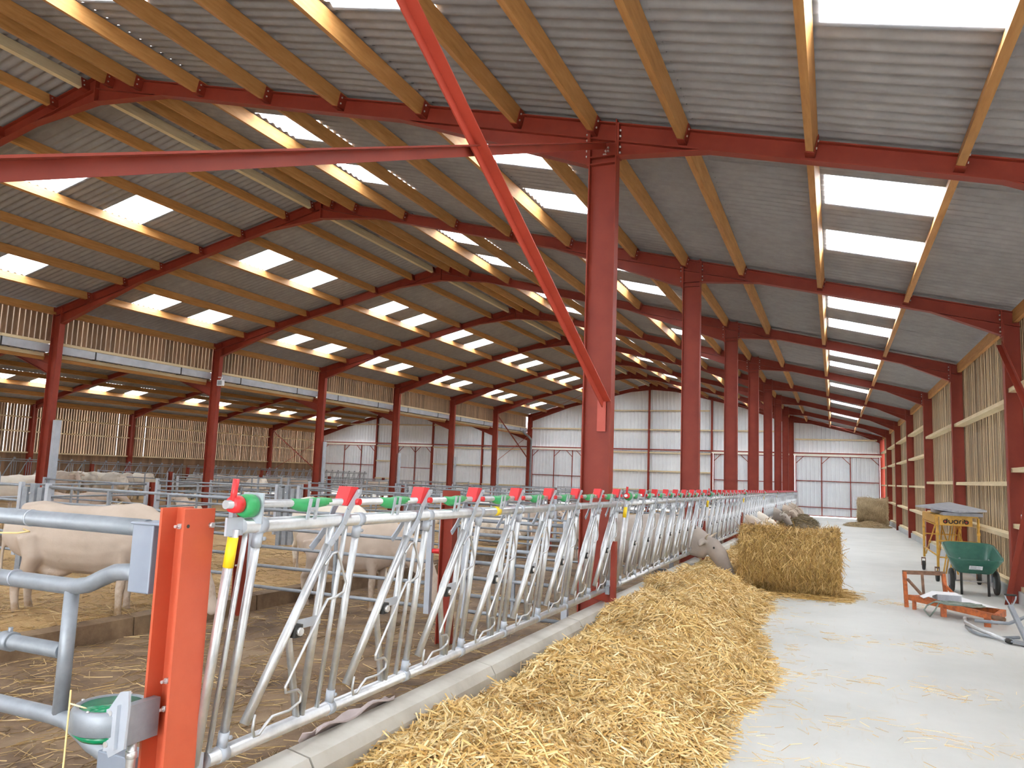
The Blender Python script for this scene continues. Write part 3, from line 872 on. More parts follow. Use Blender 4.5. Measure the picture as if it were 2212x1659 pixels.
fmesh('lever_drum', lambda m: m.lathe([(.012, -.035), (.034, -.035), (.046, -.015), (.046, .022), (.03, .035), (.012, .035)], LP(.182, 1.468), 'y', 16), 'green')
def lplate(m):
    m.box((LP(0, 1.45)[0] - .05, .216, 1.40), (LP(0, 1.45)[0] + .05, .224, 1.52))
fmesh('lever_plate', lplate, 'galv_light')

def barrier(label, sticker2=False):
    t = thing('feed_barrier', label, 'feed barrier', group='galvanised feed barriers along the passage')
    for key in ('top_rail', 'bottom_rail', 'lock_bar'):
        o = put(key, FB[key], t)
        if key != 'lock_bar':
            z = 1.39 if key == 'top_rail' else .50
            put('mounting_plate', FB['mounting_plate'], o, (LP(0, z)[0], .13, z)); put('mounting_plate', FB['mounting_plate'], o, (LP(0, z)[0], 5.955, z))
    o = put('end_tube', FB['end_tube'], t); put('sticker', FB['sticker'], o)
    put('thin_tube', FB['thin_tube'], t, (0, .20, 0))
    for n in range(9):
        c = put('clamp_tube', FB['clamp_tube'], t, (0, .27 + .69 * n, 0)); put('clamp', FB['upper_clamp'], c); put('clamp', FB['lower_clamp'], c)
    for n in range(8):
        L = (0, .69 * n, 0)
        a = put('swing_arm', FB['swing_arm'], t, L)
        for key in ('fork_front', 'fork_back', 'latch_block', 'rod', 'pivot_block', 'pivot_bolt'):
            put(key.split('_f')[0].split('_back')[0], FB[key], a)
        u = put('upright', FB['upright'], t, L)
        s = put('stop_tube', FB['stop_tube'], t, L); put('pivot_bracket', FB['pivot_bracket'], s)
        put('thin_tube', FB['thin_tube'], t, (0, .865 + .69 * n, 0))
        g = put('guard', FB['guard'], t, L); put('guard_clip', FB['guard_clip'], g)
    l = put('lever', FB['lever'], t); put('lever_drum', FB['lever_drum'], l); put('lever_plate', FB['lever_plate'], l)
    return t
BL = ['nearest galvanised feed barrier, bolted to the short orange post', 'second galvanised feed barrier, starting at the thick nearest feed column',
      'third galvanised feed barrier along the passage', 'fourth galvanised feed barrier along the passage', 'fifth galvanised feed barrier along the passage',
      'sixth galvanised feed barrier along the passage', 'seventh galvanised feed barrier along the passage', 'last galvanised feed barrier, ending at the white end wall']
for i in range(8):
    b = barrier(BL[i])
    b.location = (-2.225, 2.16 + 6 * i, fz(2.16 + 6 * i)); b.rotation_euler = (-0.0092, 0, 0)
# second yellow sticker on the nearest top rail
st = MB(); st.tube([(-2.225 + LP(0, 1.39)[0], 4.73, fz(4.7) + 1.39), (-2.225 + LP(0, 1.39)[0], 4.80, fz(4.8) + 1.39)], .0325, 12)
tag(st.build('sticker', 'yellow'), 'small yellow sticker wrapped round the nearest top rail', 'sticker')

# support posts on the passage side of each feed column
for k in range(1, 8):
    y = Yk(k) - .34
    t = thing('support_post', ('short red post in front of the nearest feed column, standing in the straw' if k == 1 else ORD[k] + ' short red support post along the feed barriers'), 'post', (0, y, fz(y)))
    m = MB(); m.box((-2.155, -.035, 0), (-2.105, .035, 1.0)); m.build('upright', 'red', t)
    m = MB(); m.bar((-2.14, .0, .42), (-2.42, .30, .40), .05, .10); m.build('arm', 'red', t)
    m = MB(); m.box((-2.20, -.06, .46), (-2.157, .06, .54)); m.build('clamp', 'galv_dull', t)

# pale rag on the kerb
m = MB(); g_ = np.linspace(0, 1, 14)
vs = []
for i in range(8):
    for j in range(14):
        u, v = i / 7, j / 13
        wob = .05 * math.sin(7 * v + 2 * u) + .03 * math.sin(13 * v)
        vs.append((-2.33 - .13 * u + .3 * wob * u, 3.18 + .72 * v + .04 * math.sin(9 * u), fz(3.5) + .345 - (.10 * u * u) + .018 * math.sin(11 * v + 5 * u) + .012 * math.sin(17 * u)))
m.add(vs, [(i * 14 + j, (i + 1) * 14 + j, (i + 1) * 14 + j + 1, i * 14 + j + 1) for i in range(7) for j in range(13)], True)
o = m.build('rag', 'rag'); sd = o.modifiers.new('thickness', 'SOLIDIFY'); sd.thickness = .006
tag(o, 'pale pinkish rag hanging over the concrete kerb', 'rag')

# ------------------------------------------------------------------ the orange post in front
t = thing('fence_post', 'short bright orange steel post at the near end of the feed barrier', 'post', (-2.268, 2.21, -0.4))
m = MB(); m.isec((0, 0, 0), (0, 0, 1.835), .123, .15, .011, .010, (1, 0, 0)); m.build('body', 'orange', t)
for (x, y, z, ax) in ((-.02, -.006, 1.765, 'y'), (-.02, -.006, 1.20, 'y'), (-.02, -.006, 1.10, 'y'), (.062, .055, 1.772, 'x')):
    b = MB()
    if ax == 'y': b.tube([(x, y, z), (x, y - .016, z)], .011, 6); b.tube([(x, y - .016, z), (x, y - .034, z)], .006, 8)
    else: b.tube([(x, y, z), (x + .014, y, z)], .011, 6)
    b.build('bolt', 'bolt', t)
b = MB(); b.tube([(.0618, -.055, 1.772), (.0628, -.055, 1.772)], .007, 10); b.build('bolt_hole', 'black', t)

# ------------------------------------------------------------------ near gate
t = thing('pen_gate', 'heavy galvanised tube gate hung left of the orange post', 'gate', (0, 2.22, 0))
m = MB(); m.tube([(-7.2, 0, 1.345), (-2.48, 0, 1.345)], .034, 14); m.build('top_rail', 'galv_dull', t)
m = MB(); m.tube([(-7.2, 0, 1.09), (-2.96, 0, 1.085), (-2.86, 0, 1.086), (-2.78, 0, 1.10), (-2.70, 0, 1.135), (-2.63, 0, 1.163), (-2.56, 0, 1.170), (-2.48, 0, 1.170)], .033, 14); m.build('middle_rail', 'galv_dull', t)
m = MB(); m.tube([(-7.2, 0, .830), (-2.89, 0, .828)], .031, 14); m.build('third_rail', 'galv_dull', t)
m = MB(); m.tube([(-7.2, 0, .58), (-2.90, 0, .575), (-2.81, 0, .568), (-2.74, 0, .54), (-2.67, 0, .505), (-2.60, 0, .485), (-2.50, 0, .48)], .033, 14); m.build('bottom_rail', 'galv_dull', t)
m = MB(); m.tube([(-2.868, 0, .585), (-2.868, 0, 1.075)], .029, 14); m.build('upright', 'galv_dull', t)
m = MB(); m.tube([(-4.9, 0, .585), (-4.9, 0, 1.345)], .029, 14); m.build('upright', 'galv_dull', t)
bx = MB(); bx.box((-2.505, -.05, 1.105), (-2.395, .05, 1.365)); bx.box((-2.512, -.058, 1.362), (-2.335, .06, 1.372))
o = bx.build('hinge_box', 'galv_box', t); bv = o.modifiers.new('bevel', 'BEVEL'); bv.width = .006; bv.segments = 2
bx = MB(); bx.box((-2.58, -.05, .12), (-2.395, .05, .512))
o = bx.build('hinge_box', 'galv_box', t); bv = o.modifiers.new('bevel', 'BEVEL'); bv.width = .006; bv.segments = 2
for x, z in ((-3.16, 1.345), (-3.22, 1.09)):
    m = MB(); m.tube([(x - .004, 0, z), (x + .004, 0, z)], .0365, 16); m.build('collar', 'galv_light', t)
m = MB(); m.tube([(-3.25, 0, .828), (-3.19, 0, .828)], .040, 14); m.tube([(-3.215, 0, .86), (-3.215, 0, .885)], .010, 6); m.build('clamp', 'galv_dull', t)
m = MB(); m.tube([(-3.16, -.03, 1.30), (-3.10, -.045, 1.295), (-3.16, -.055, 1.285), (-3.28, -.05, 1.278), (-3.3, -.05, 1.27)], .004, 6)
tag(m.build('twine', 'straw'), 'loop of pale twine tied on the near gate rail', 'twine').location = (0, 2.22, 0)

# drinking bowl
t = thing('drinking_bowl', 'green and grey cattle drinking bowl on the orange post', 'drinking bowl', (-2.42, 2.08, .70))
m = MB(); m.lathe([(.100, .018), (.108, .030), (.122, .030), (.131, .018), (.131, -.048), (.124, -.052), (.104, -.04)], n=36); m.build('rim', 'galv_dull', t)
m = MB(); m.lathe([(.106, .026), (.102, .0), (.088, -.045), (.05, -.066), (.001, -.07), (.001, -.076), (.06, -.080), (.10, -.080), (.126, -.054)], n=36); m.build('basin', 'bowlgreen', t)
for a in (0.2, 1.9, 3.4, 4.9):
    m = MB(); m.lathe([(.006, .030), (.005, .035), (.001, .036)], (.118 * math.cos(a), .118 * math.sin(a), 0), 'z', 8); m.build('screw', 'bolt', t)
m = MB(); m.prism([(.035, .0), (.11, .10), (.150, .108), (.155, .05), (.150, -.085), (.08, -.125), (.045, -.06)], 'y', -.066, -.056)
o = m.build('bracket_plate', 'galv_light', t)
m = MB(); m.prism([(.07, .04), (.12, .06), (.12, -.09), (.07, -.10)], 'y', -.082, -.066); m.build('bracket_web', 'galv_light', o)
for x, z in ((.09, .03), (.083, -.075)):
    m = MB(); m.tube([(x, -.082, z), (x, -.087, z)], .010, 10); m.build('screw', 'bolt', o)
m = MB(); m.box((.10, -.05, -.085), (.135, .09, .05)); m.build('valve_box', 'galv_dull', t)
m = MB(); m.tube([(.115, 0, -.085), (.115, 0, -.19)], .016, 10); m.tube([(.115, 0, -.115), (.115, 0, -.14)], .021, 6); m.build('water_pipe', 'bolt', t)
m = MB(); m.tube([(-2.455, 1.93, .30), (-2.475, 1.95, .55), (-2.50, 1.97, .74), (-2.503, 1.972, .79)], .0035, 6); m.tube([(-2.50, 1.97, .745), (-2.46, 2.0, .728), (-2.425, 2.03, .700)], .003, 6)
tag(m.build('straw_stalk', 'straw'), 'single bent straw stalk caught on the drinking bowl', 'straw')

# ================================================================== PEN DIVIDERS
def gate(L, label, loc, rotz, heights=(1.40, 1.16, .92, .67, .40), r=.022, group='tube gates between the pens'):
    t = thing('tube_gate', label, 'gate', loc, rotz, group)
    key = ('g', round(L, 2), heights)
    if key not in FB:
        rm = MB(); rm.tube([(0.04, 0, 0), (L - .04, 0, 0)], r, 8); rm = rm.mesh('rail', 'galv_dull')
        sm_ = MB(); sm_.box((-.035, -.03, heights[-1] - .08), (.035, .03, heights[0] + .05)); sm_ = sm_.mesh('stile', 'galv_light')
        um = MB(); um.box((-.018, -.018, heights[-1]), (.018, .018, heights[0])); um = um.mesh('upright', 'galv_dull')
        FB[key] = (rm, sm_, um)
    rm, sm_, um = FB[key]
    for h in heights: put('rail', rm, t, (0, 0, h))
    put('stile', sm_, t, (.03, 0, 0)); put('stile', sm_, t, (L - .03, 0, 0))
    for q in ((.5,) if L < 3.5 else (.36, .68)): put('upright', um, t, (L * q, 0, 0))
    return t
pm = MB(); pm.isec((0, 0, -.1), (0, 0, 1.47), .12, .12, .012, .010, (1, 0, 0)); post_me = pm.mesh('body', 'red')
pg_ = MB()
for dx in (-.17, 0, .17): pg_.box((dx - .055, -.04, -.1), (dx + .055, .04, 1.42 + (.06 if dx == 0 else 0)))
pg_me = pg_.mesh('body', 'galv_dull')
WH = ['', 'at the nearest pen divider', 'at the second pen divider', 'at the third pen divider', 'at the fourth pen divider', 'at the fifth pen divider', 'at the sixth pen divider', 'at the last pen divider']
def post(name, me, x, y, g, label):
    t = thing(name, label, 'post', (x, y, fz(y) + g), 0, 'posts of the pen dividers')
    o = put('body', me, t)
    c = MB(); c.tube([(.0, -.062, 1.33), (.0, -.085, 1.33)], .014, 6); c.tube([(.0, -.062, .65), (.0, -.085, .65)], .014, 6); c.build('bolt', 'bolt', t)
    return t
for k in range(1, 8):
    y = Yk(k) - .12
    gz = fz(y) + PEN; gb = fz(y) + BED - .10
    post('gate_post', post_me, -7.30, y, PEN, 'short red post at the edge of the straw bed ' + WH[k])
    post('gate_post', post_me, -15.70, y, PEN, 'short red post on the valley side of the straw bed ' + WH[k])
    post('steel_gate_post', pg_me, -11.5, y, BED - .10, 'grey steel gate posts in the middle of the straw bed ' + WH[k])
    gate(3.8, 'grey tube gate over the far half of the straw bed ' + WH[k], (-15.58, y, gb + .04), 0)
    gate(3.75, 'grey tube gate over the near half of the straw bed ' + WH[k], (-11.22, y, gb + .04), 0)
    gate(3.85, 'grey tube gate between valley column and red post ' + WH[k], (-19.72, y, gz), 0)
    if k == 1:
        gate(2.75, 'grey tube gate across the muddy alley at the nearest pen divider', (-7.16, y, gz), 0)
        gate(1.30, 'narrow grey tube gate between tall red post and nearest feed column', (-4.0, y, gz), 0, (1.44, 1.28, 1.12, .96, .78, .58, .40))
        t = thing('gate_post', 'tall red post with a flat red plate on top behind the feed barrier', 'post', (-4.2, y, gz))
        m = MB(); m.isec((0, 0, -.1), (0, 0, 1.66), .16, .14, .012, .01, (1, 0, 0)); m.build('body', 'red', t)
        m = MB(); m.box((-.06, -.085, 1.60), (.17, -.075, 1.77)); m.build('top_plate', 'red', t)
        m = MB(); m.tube([(-.08, 0, 1.05), (-.2, 0, 1.05)], .03, 10); m.build('hinge_stub', 'redplastic', t)
    else:
        gate(4.45, 'grey tube gate across the muddy alley ' + WH[k], (-7.16, y, gz), 0)
    yb = Yk(k - 1) if k > 1 else 4.2
    if k <= 5:
        gate(5.7 if k > 1 else 3.9, 'long grey tube gate along the valley alley, ending ' + WH[k], (-15.72, y - .12, gz), math.radians(-90), (1.42, 1.16, .92, .67, .40))
# swing hoop by the nearest valley column in view
t = thing('hoop_gate', 'grey hooped man-pass gate beside the nearest valley column in view', 'gate', (-20.6, 13.1, fz(13) + PEN))
m = MB(); hp = [(-.55, 0, 0), (-.55, 0, 1.45)] + [(-.55 + .55 - .55 * math.cos(a), 0, 1.45 + .28 * math.sin(a)) for a in np.linspace(.3, math.pi - .3, 7)] + [(.55, 0, 1.45), (.55, 0, 0)]
m.tube(hp, .028, 10); m.build('hoop', 'galv_dull', t)
for x in (-.3, -.05, .2):
    m = MB(); m.tube([(x, 0, .15), (x, 0, 1.5)], .014, 8); m.build('bar', 'galv_dull', t)

# steel strips on the valley columns
for k in (2, 4, 5, 6, 7):
    y = Yk(k)
    m = MB(); m.box((-19.70, y - .05, .35), (-19.64 + (.06 if k == 2 else 0), y + .12, 2.55 if k in (2, 4) else 2.3)); 
    tag(m.build('steel_strip', 'galv_light'), 'upright grey steel strip on the ' + ORD[k - 1] + ' valley column in view', 'steel strip', 'grey strips on the valley columns')
# floodlight
t = thing('floodlight', 'small white floodlight on the second valley column in view', 'floodlight', (-19.62, 20.12, 4.28))
m = MB(); m.box((-.02, -.20, -.10), (.22, -.10, .10)); m.build('housing', 'white', t)
m = MB(); m.box((.01, -.207, -.075), (.19, -.201, .075)); m.build('lens', 'tarp', t)
m = MB(); m.tube([(.1, -.15, .1), (.1, -.10, .2), (-.17, .0, .22)], .02, 8); m.build('bracket', 'white', t)

# ------------------------------------------------------------------ side barn barrier and gates (small in the picture)
sb = MB()
for z, r in ((1.39, .03), (1.475, .018), (.50, .03)): sb.tube([(0, .1, z), (0, 5.95, z)], r, 6)
for n in range(8):
    o = .69 * n
    for s in (.27, .75, .86): sb.tube([(0, s + o, .5), (0, s + o, 1.39)], .018, 6)
    sb.tube([(0, .335 + o, .6), (0, .70 + o, 1.29), (0, .87 + o, 1.54)], .022, 6)
    sb.box((-.03, .83 + o, 1.46), (.03, .90 + o, 1.57))
sb_me2 = sb.mesh('feed_barrier', 'galv_dull')
for i in range(5):
    o = put('feed_barrier', sb_me2, None, (-33.5, 20.2 + 6 * i, fz(20.2 + 6 * i) + .07), (-.0092, 0, 0))
    tag(o, 'grey feed barrier in the side barn, ' + ['from the third frame line', 'from the fourth frame line', 'from the fifth frame line', 'from the sixth frame line', 'in the end bay'][i], 'feed barrier', 'feed barriers of the side barn')
    y = 20.2 + 6 * i
    m = MB(); m.isec((-33.35, y, fz(y) - .3), (-33.35, y, fz(y) + 1.45), .14, .14, .012, .01, (1, 0, 0))
    tag(m.build('gate_post', 'red'), 'red post at the side barn feed barrier, ' + ['on the third frame line', 'on the fourth frame line', 'on the fifth frame line', 'on the sixth frame line', 'on the seventh frame line'][i], 'post', 'posts of the side barn')
    if i >= 1:
        for j, (x0, L) in enumerate(((-32.9, 4.6), (-28.0, 5.0))):
            gate(L, 'grey tube gate in the side barn, ' + ['beside its feed barrier', 'towards the valley'][j] + ' on the ' + ORD[3 + i] + ' frame line', (x0, y, fz(y) - .25), 0)
        m = MB(); m.isec((-28.15, y, fz(y) - .3), (-28.15, y, fz(y) + 1.25), .14, .14, .012, .01, (1, 0, 0))
        tag(m.build('gate_post', 'red'), 'red post between two side barn gates on the ' + ORD[3 + i] + ' frame line', 'post', 'posts of the side barn')
    if i <= 3:
        gate(5.6, 'long grey tube gate along the side barn alley from the ' + ORD[3 + i] + ' frame line', (-21.6, y + .2, fz(y) - .25), math.radians(90))

# ================================================================== PROPS BY THE TIMBER WALL
def fl(y): return fz(y)
# wheelbarrow
t = thing('wheelbarrow', 'dark green two-wheeled wheelbarrow by the timber wall', 'wheelbarrow', (2.13, 14.95, fl(14.95)))
m = MB()
def rrect(hx, hy, cy, z, r, n=5):
    out = []
    for cx, cy_, a0 in ((hx - r, hy - r, 0), (-hx + r, hy - r, 90), (-hx + r, -hy + r, 180), (hx - r, -hy + r, 270)):
        for i in range(n):
            a = math.radians(a0 + 90 * i / (n - 1)); yy_ = cy + cy_ + r * math.sin(a); out.append((cx + r * math.cos(a), yy_, z + (.105 * (yy_ - cy) / .5 - .09 if z > .7 else 0)))
    return out
rings = [rrect(.40, .52, .10, .80, .16), rrect(.375, .50, .10, .80, .15), rrect(.37, .49, .10, .785, .15), rrect(.25, .26, .05, .40, .08), rrect(.2, .2, .05, .375, .08)]
outer = [rrect(.40, .52, .10, .785, .16), rrect(.265, .275, .05, .385, .08), rrect(.22, .22, .05, .36, .08)]
n = 20; vs = []; fs = []
for rg in rings: vs += rg
for i in range(len(rings) - 1):
    for k in range(n): fs.append((i * n + k, (i + 1) * n + k, (i + 1) * n + (k + 1) % n, i * n + (k + 1) % n))
fs.append(tuple((len(rings) - 1) * n + k for k in range(n)))
o0 = len(vs)
for rg in outer: vs += rg
for i in range(2):
    for k in range(n): fs.append((o0 + i * n + k, o0 + i * n + (k + 1) % n, o0 + (i + 1) * n + (k + 1) % n, o0 + (i + 1) * n + k))
fs.append(tuple(o0 + 2 * n + k for k in range(n))[::-1])
for k in range(n): fs.append((k, (k + 1) % n, o0 + (k + 1) % n, o0 + k))
m.add(vs, fs, True); m.build('tub', 'barrow', t)
lb = MB(); lb.add([(-.10, -.362, .50), (.09, -.362, .50), (.09, -.295, .435), (-.10, -.295, .435), (-.10, -.368, .50), (.09, -.368, .50), (.09, -.301, .435), (-.10, -.301, .435)],
       [(0, 1, 2, 3), (7, 6, 5, 4), (0, 4, 5, 1), (1, 5, 6, 2), (2, 6, 7, 3), (3, 7, 4, 0)]); o = lb.build('label', 'white', t)
lb = MB()
for i in range(4):
    zz = .488 - i * .014; yy = -.3685 + (.50 - zz) * 1.03
    lb.box((-.085, yy - .002, zz - .004), (.0 + .06 * (i % 2), yy, zz + .003))
lb.build('label_print', 'tarp', o)
for x in (-.19, .20):
    m = MB(); m.tube([(x, -.06, .40), (x, -.12, .36), (x, -.13, 0.0)], .020, 8); m.build('leg', 'black', t)
for x in (-.30, .355):
    m = MB(); m.lathe([(.05, -.03), (.14, -.035), (.185, -.03), (.20, -.012), (.20, .012), (.185, .03), (.14, .035), (.05, .03)], (x, .15, .20), 'x', 20); w_ = m.build('wheel', 'black', t)
    m = MB(); m.lathe([(.02, -.042), (.10, -.038), (.10, .038), (.02, .042)], (x, .15, .20), 'x', 14); m.build('hub', 'tarp', w_)
m = MB(); m.tube([(-.30, .15, .20), (.355, .15, .20)], .012, 8); m.build('axle', 'bolt', t)
m = MB()
for x in (-.3, .355):
    sgn = 1 if x > 0 else -1
    m.tube([(x - sgn * .06, .15, .2), (x - sgn * .06, .15, .52), (x - sgn * .12, .05, .58)], .012, 6)
m.build('strut', 'galv_dull', t)

# yellow scaffold trolley
t = thing('scaffold_trolley', 'yellow wheeled scaffold base with folded braces inside', 'scaffold', (0, 0, 0))
G0 = fl(17.5)
for x, y in ((1.81, 16.7), (2.49, 16.7), (1.80, 19.0), (2.49, 19.0)):
    m = MB(); m.tube([(x, y, G0 + .27), (x, y, 1.06)], .024, 8); m.tube([(x, y, .74), (x, y, .80)], .032, 8); m.tube([(x, y, .90), (x, y, .92)], .03, 8); m.build('post', 'scafyellow', t)
    c = MB(); c.lathe([(.02, -.025), (.085, -.03), (.10, -.02), (.10, .02), (.085, .03), (.02, .025)], (x - .02, y - .03, fl(y) + .10), 'x', 18); w_ = c.build('caster', 'black', t)
    f = MB(); f.box((x - .06, y - .05, fl(y) + .10), (x - .052, y + .02, fl(y) + .25)); f.box((x + .012, y - .05, fl(y) + .10), (x + .02, y + .02, fl(y) + .25)); f.box((x - .06, y - .05, fl(y) + .245), (x + .02, y + .03, fl(y) + .27)); f.build('fork', 'rust', w_)
for (a, b) in (((1.81, 16.7, .61), (2.49, 16.7, .61)), ((1.80, 19, .61), (2.49, 19, .61)), ((1.81, 16.7, .32), (1.80, 19, .32)), ((2.49, 16.7, .32), (2.49, 19, .32)), ((1.81, 16.7, .90), (1.80, 19, .90)), ((1.81, 16.7, .30), (2.15, 16.7, .30))):
    m = MB(); m.tube([a, b], .015, 8); m.build('rail', 'scafyellow', t)
for i, (a, b) in enumerate((((1.95, 17.2, -.05), (2.22, 18.0, .95)), ((2.0, 17.25, -.05), (2.27, 18.0, .95)), ((2.06, 17.2, -.05), (2.32, 18.1, .95)), ((2.12, 17.3, -.05), (2.38, 18.1, .95)), ((1.88, 17.5, -.05), (2.1, 18.4, .95)), ((2.2, 17.2, -.04), (2.05, 18.4, .9)), ((2.45, 17.6, .1), (2.36, 18.6, .95)), ((1.80, 18.7, .2), (1.81, 17.0, .9)))):
    m = MB(); m.tube([a, b], .014, 8); m.tube([tuple(Vector(a).lerp(Vector(b), .4)), tuple(Vector(a).lerp(Vector(b), .46))], .022, 8); m.build('brace', 'scafyellow', t)
m = MB(); m.box((1.845, 16.64, .905), (2.385, 16.665, 1.085)); fa = m.build('fascia', 'scafyellow', t)
m = MB(); m.box((1.78, 16.74, .93), (1.80, 18.95, 1.09)); m.build('side_board', 'scafyellow', t)
m = MB(); m.box((1.80, 16.75, 1.06), (2.5, 18.98, 1.09)); m.build('deck', 'scafyellow', t)
# lettering: rounded lower-case word built from rings and bars
def ringpath(cx, cz, r, a0=0, a1=360, n=16): return [(cx + r * math.cos(math.radians(a0 + (a1 - a0) * i / n)), 16.634, cz + r * math.sin(math.radians(a0 + (a1 - a0) * i / n))) for i in range(n + 1)]
lt = MB(); R_ = .031; Z0 = .978; x = 1.940; W_ = .0105
def stroke(path): lt.tube(path, W_, 6)
stroke(ringpath(x, Z0, R_)); stroke([(x + R_, 16.634, Z0), (x + R_, 16.634, Z0 + .042), (x + R_ - .012, 16.634, Z0 + .05)])      # d
x += .089; stroke([(x - R_, 16.634, Z0 + R_), (x - R_, 16.634, Z0)] + ringpath(x, Z0, R_, 180, 360)[1:] + [(x + R_, 16.634, Z0 + R_)])   # u
x += .086; stroke(ringpath(x, Z0, R_)); stroke([(x + R_, 16.634, Z0 + R_), (x + R_, 16.634, Z0 - R_)])                             # a
x += .062; stroke([(x, 16.634, Z0 - R_), (x, 16.634, Z0 + .008)] + ringpath(x + .022, Z0 + .006, .022, 180, 80, 6)[1:])            # r
x += .053; stroke([(x, 16.634, Z0 - R_), (x, 16.634, Z0 + R_ * .8)]); stroke([(x - .004, 16.634, Z0 + .046), (x + .004, 16.634, Z0 + .046)])   # i
x += .058; stroke(ringpath(x, Z0, R_)); stroke([(x - R_, 16.634, Z0), (x - R_, 16.634, Z0 + .05)])                                 # b
lt.build('lettering', 'lettering', fa)
lr = MB()
for cx in (1.940, x): lr.lathe([(.001, -.004), (.0205, -.004), (.0205, .004), (.001, .004)], (cx, 16.636, Z0), 'y', 14)
lr.build('lettering_dot', 'letterred', fa)
# grey boards lying on it
m = MB(); m.add([(1.52, 17.6, 1.205), (2.12, 16.35, 1.16), (2.62, 16.6, 1.19), (2.3, 19.0, 1.27), (1.52, 17.6, 1.235), (2.12, 16.35, 1.20), (2.62, 16.6, 1.225), (2.3, 19.0, 1.31)],
      [(3, 2, 1, 0), (4, 5, 6, 7), (0, 1, 5, 4), (1, 2, 6, 5), (2, 3, 7, 6), (3, 0, 4, 7)])
tag(m.build('grey_board', 'tarp'), 'weathered grey board lying on top of the scaffold base', 'board')
m = MB(); m.box((1.9, 16.55, 1.095), (2.55, 18.6, 1.155)); tag(m.build('grey_board', 'tarp'), 'lower grey board under the tilted one on the scaffold base', 'board')

# orange steel frame lying on the floor
t = thing('orange_frame', 'low orange steel carrier frame lying on the passage floor', 'steel frame', (0, 0, .042))
def obar(nm, a, b, w, h, mat='frameorange'):
    q = MB(); q.bar(a, b, w, h); return q.build(nm, mat, t)
A0, A1 = (0.98, 12.45, .0), (1.83, 11.25, .0)
B0, B1 = (1.46, 12.62, .0), (1.95, 11.75, .0)
obar('side_beam', A0, A1, .05, .075); obar('side_beam', B0, B1, .05, .075)
obar('cross_beam', (1.83, 11.22, .0), (2.0, 11.75, .0), .06, .08); obar('cross_beam', (1.0, 12.45, .0), (1.48, 12.62, .0), .05, .07); obar('cross_beam', (1.36, 11.95, -.005), (1.75, 12.1, -.005), .05, .06)
for p in ((1.34, 11.92), (1.76, 11.38)):
    obar('foot', (p[0], p[1], -.03), (p[0], p[1], fl(p[1]) - .04), .07, .05)
obar('foot', (1.03, 12.38, -.03), (1.03, 12.38, fl(12.4) - .04), .05, .04); obar('foot', (1.9, 11.7, -.03), (1.9, 11.7, fl(11.7) - .04), .05, .04)
obar('back_post', (.945, 12.55, fl(12.5) - .04), (.93, 12.6, .34), .045, .045); obar('back_post', (1.46, 12.64, -.02), (1.437, 12.7, .34), .045, .045)
obar('back_rail', (.905, 12.6, .33), (1.46, 12.7, .345), .03, .055, 'rust')
obar('back_stay', (1.16, 12.64, .33), (1.165, 12.5, .0), .035, .03, 'rust')
obar('side_stay', (.965, 12.56, .24), (1.17, 12.2, .01), .03, .03, 'rust'); obar('side_stay', (1.455, 12.66, .18), (1.62, 12.35, .0), .03, .03)
q = MB(); q.tube([(1.80, 11.26, .0), (1.90, 11.13, .0)], .028, 10); q.build('end_pin', 'rust', t)
m = MB(); m.add([(1.17, 12.30, .055), (1.40, 11.78, .048), (1.93, 11.72, .05), (1.62, 12.42, .06), (1.17, 12.30, .062), (1.40, 11.78, .055), (1.93, 11.72, .057), (1.62, 12.42, .067)], [(3, 2, 1, 0), (4, 5, 6, 7), (0, 1, 5, 4), (1, 2, 6, 5), (2, 3, 7, 6), (3, 0, 4, 7)])
tag(m.build('white_sheet', 'white'), 'flat white sheet lying on the orange carrier frame', 'sheet').location.z = .042
t2 = thing('carton', 'small white carton lying open on the white sheet', 'box', (1.40, 12.08, .1025), math.radians(8))
m = MB(); m.box((-.145, -.13, .0), (.145, .13, .075)); m.build('body', 'tarp', t2)
m = MB(); m.box((-.15, -.135, .076), (.15, .14, .085)); m.build('lid', 'white', t2)
m = MB(); m.add([(-.15, -.13, .085), (-.31, -.10, .012), (-.31, .10, .012), (-.15, .13, .085), (-.15, -.13, .078), (-.31, -.10, .006), (-.31, .10, .006), (-.15, .13, .078)], [(0, 1, 2, 3), (7, 6, 5, 4), (0, 4, 5, 1), (1, 5, 6, 2), (2, 6, 7, 3), (3, 7, 4, 0)]); m.build('flap', 'white', t2)
m = MB(); hp = []
for i in range(60):
    a = i * .42; hp.append((1.50 + .0 + .25 * math.cos(a) * (1 - i * .003) + .05 * math.sin(i * .13), 11.68 + .10 * math.sin(a), .052 + .004 * (i % 3) + i * .0004))
hp += [(1.22, 11.8, .05), (1.14, 11.85, -.01), (1.10, 11.83, -.07), (1.16, 11.76, fl(11.7) - .03), (1.22, 11.74, -.05), (1.27, 11.80, .03), (1.32, 11.85, .05)]
m.tube(hp, .011, 6); tag(m.build('hose', 'rope'), 'coiled grey green hose draped over the orange carrier frame', 'hose').location.z = .042

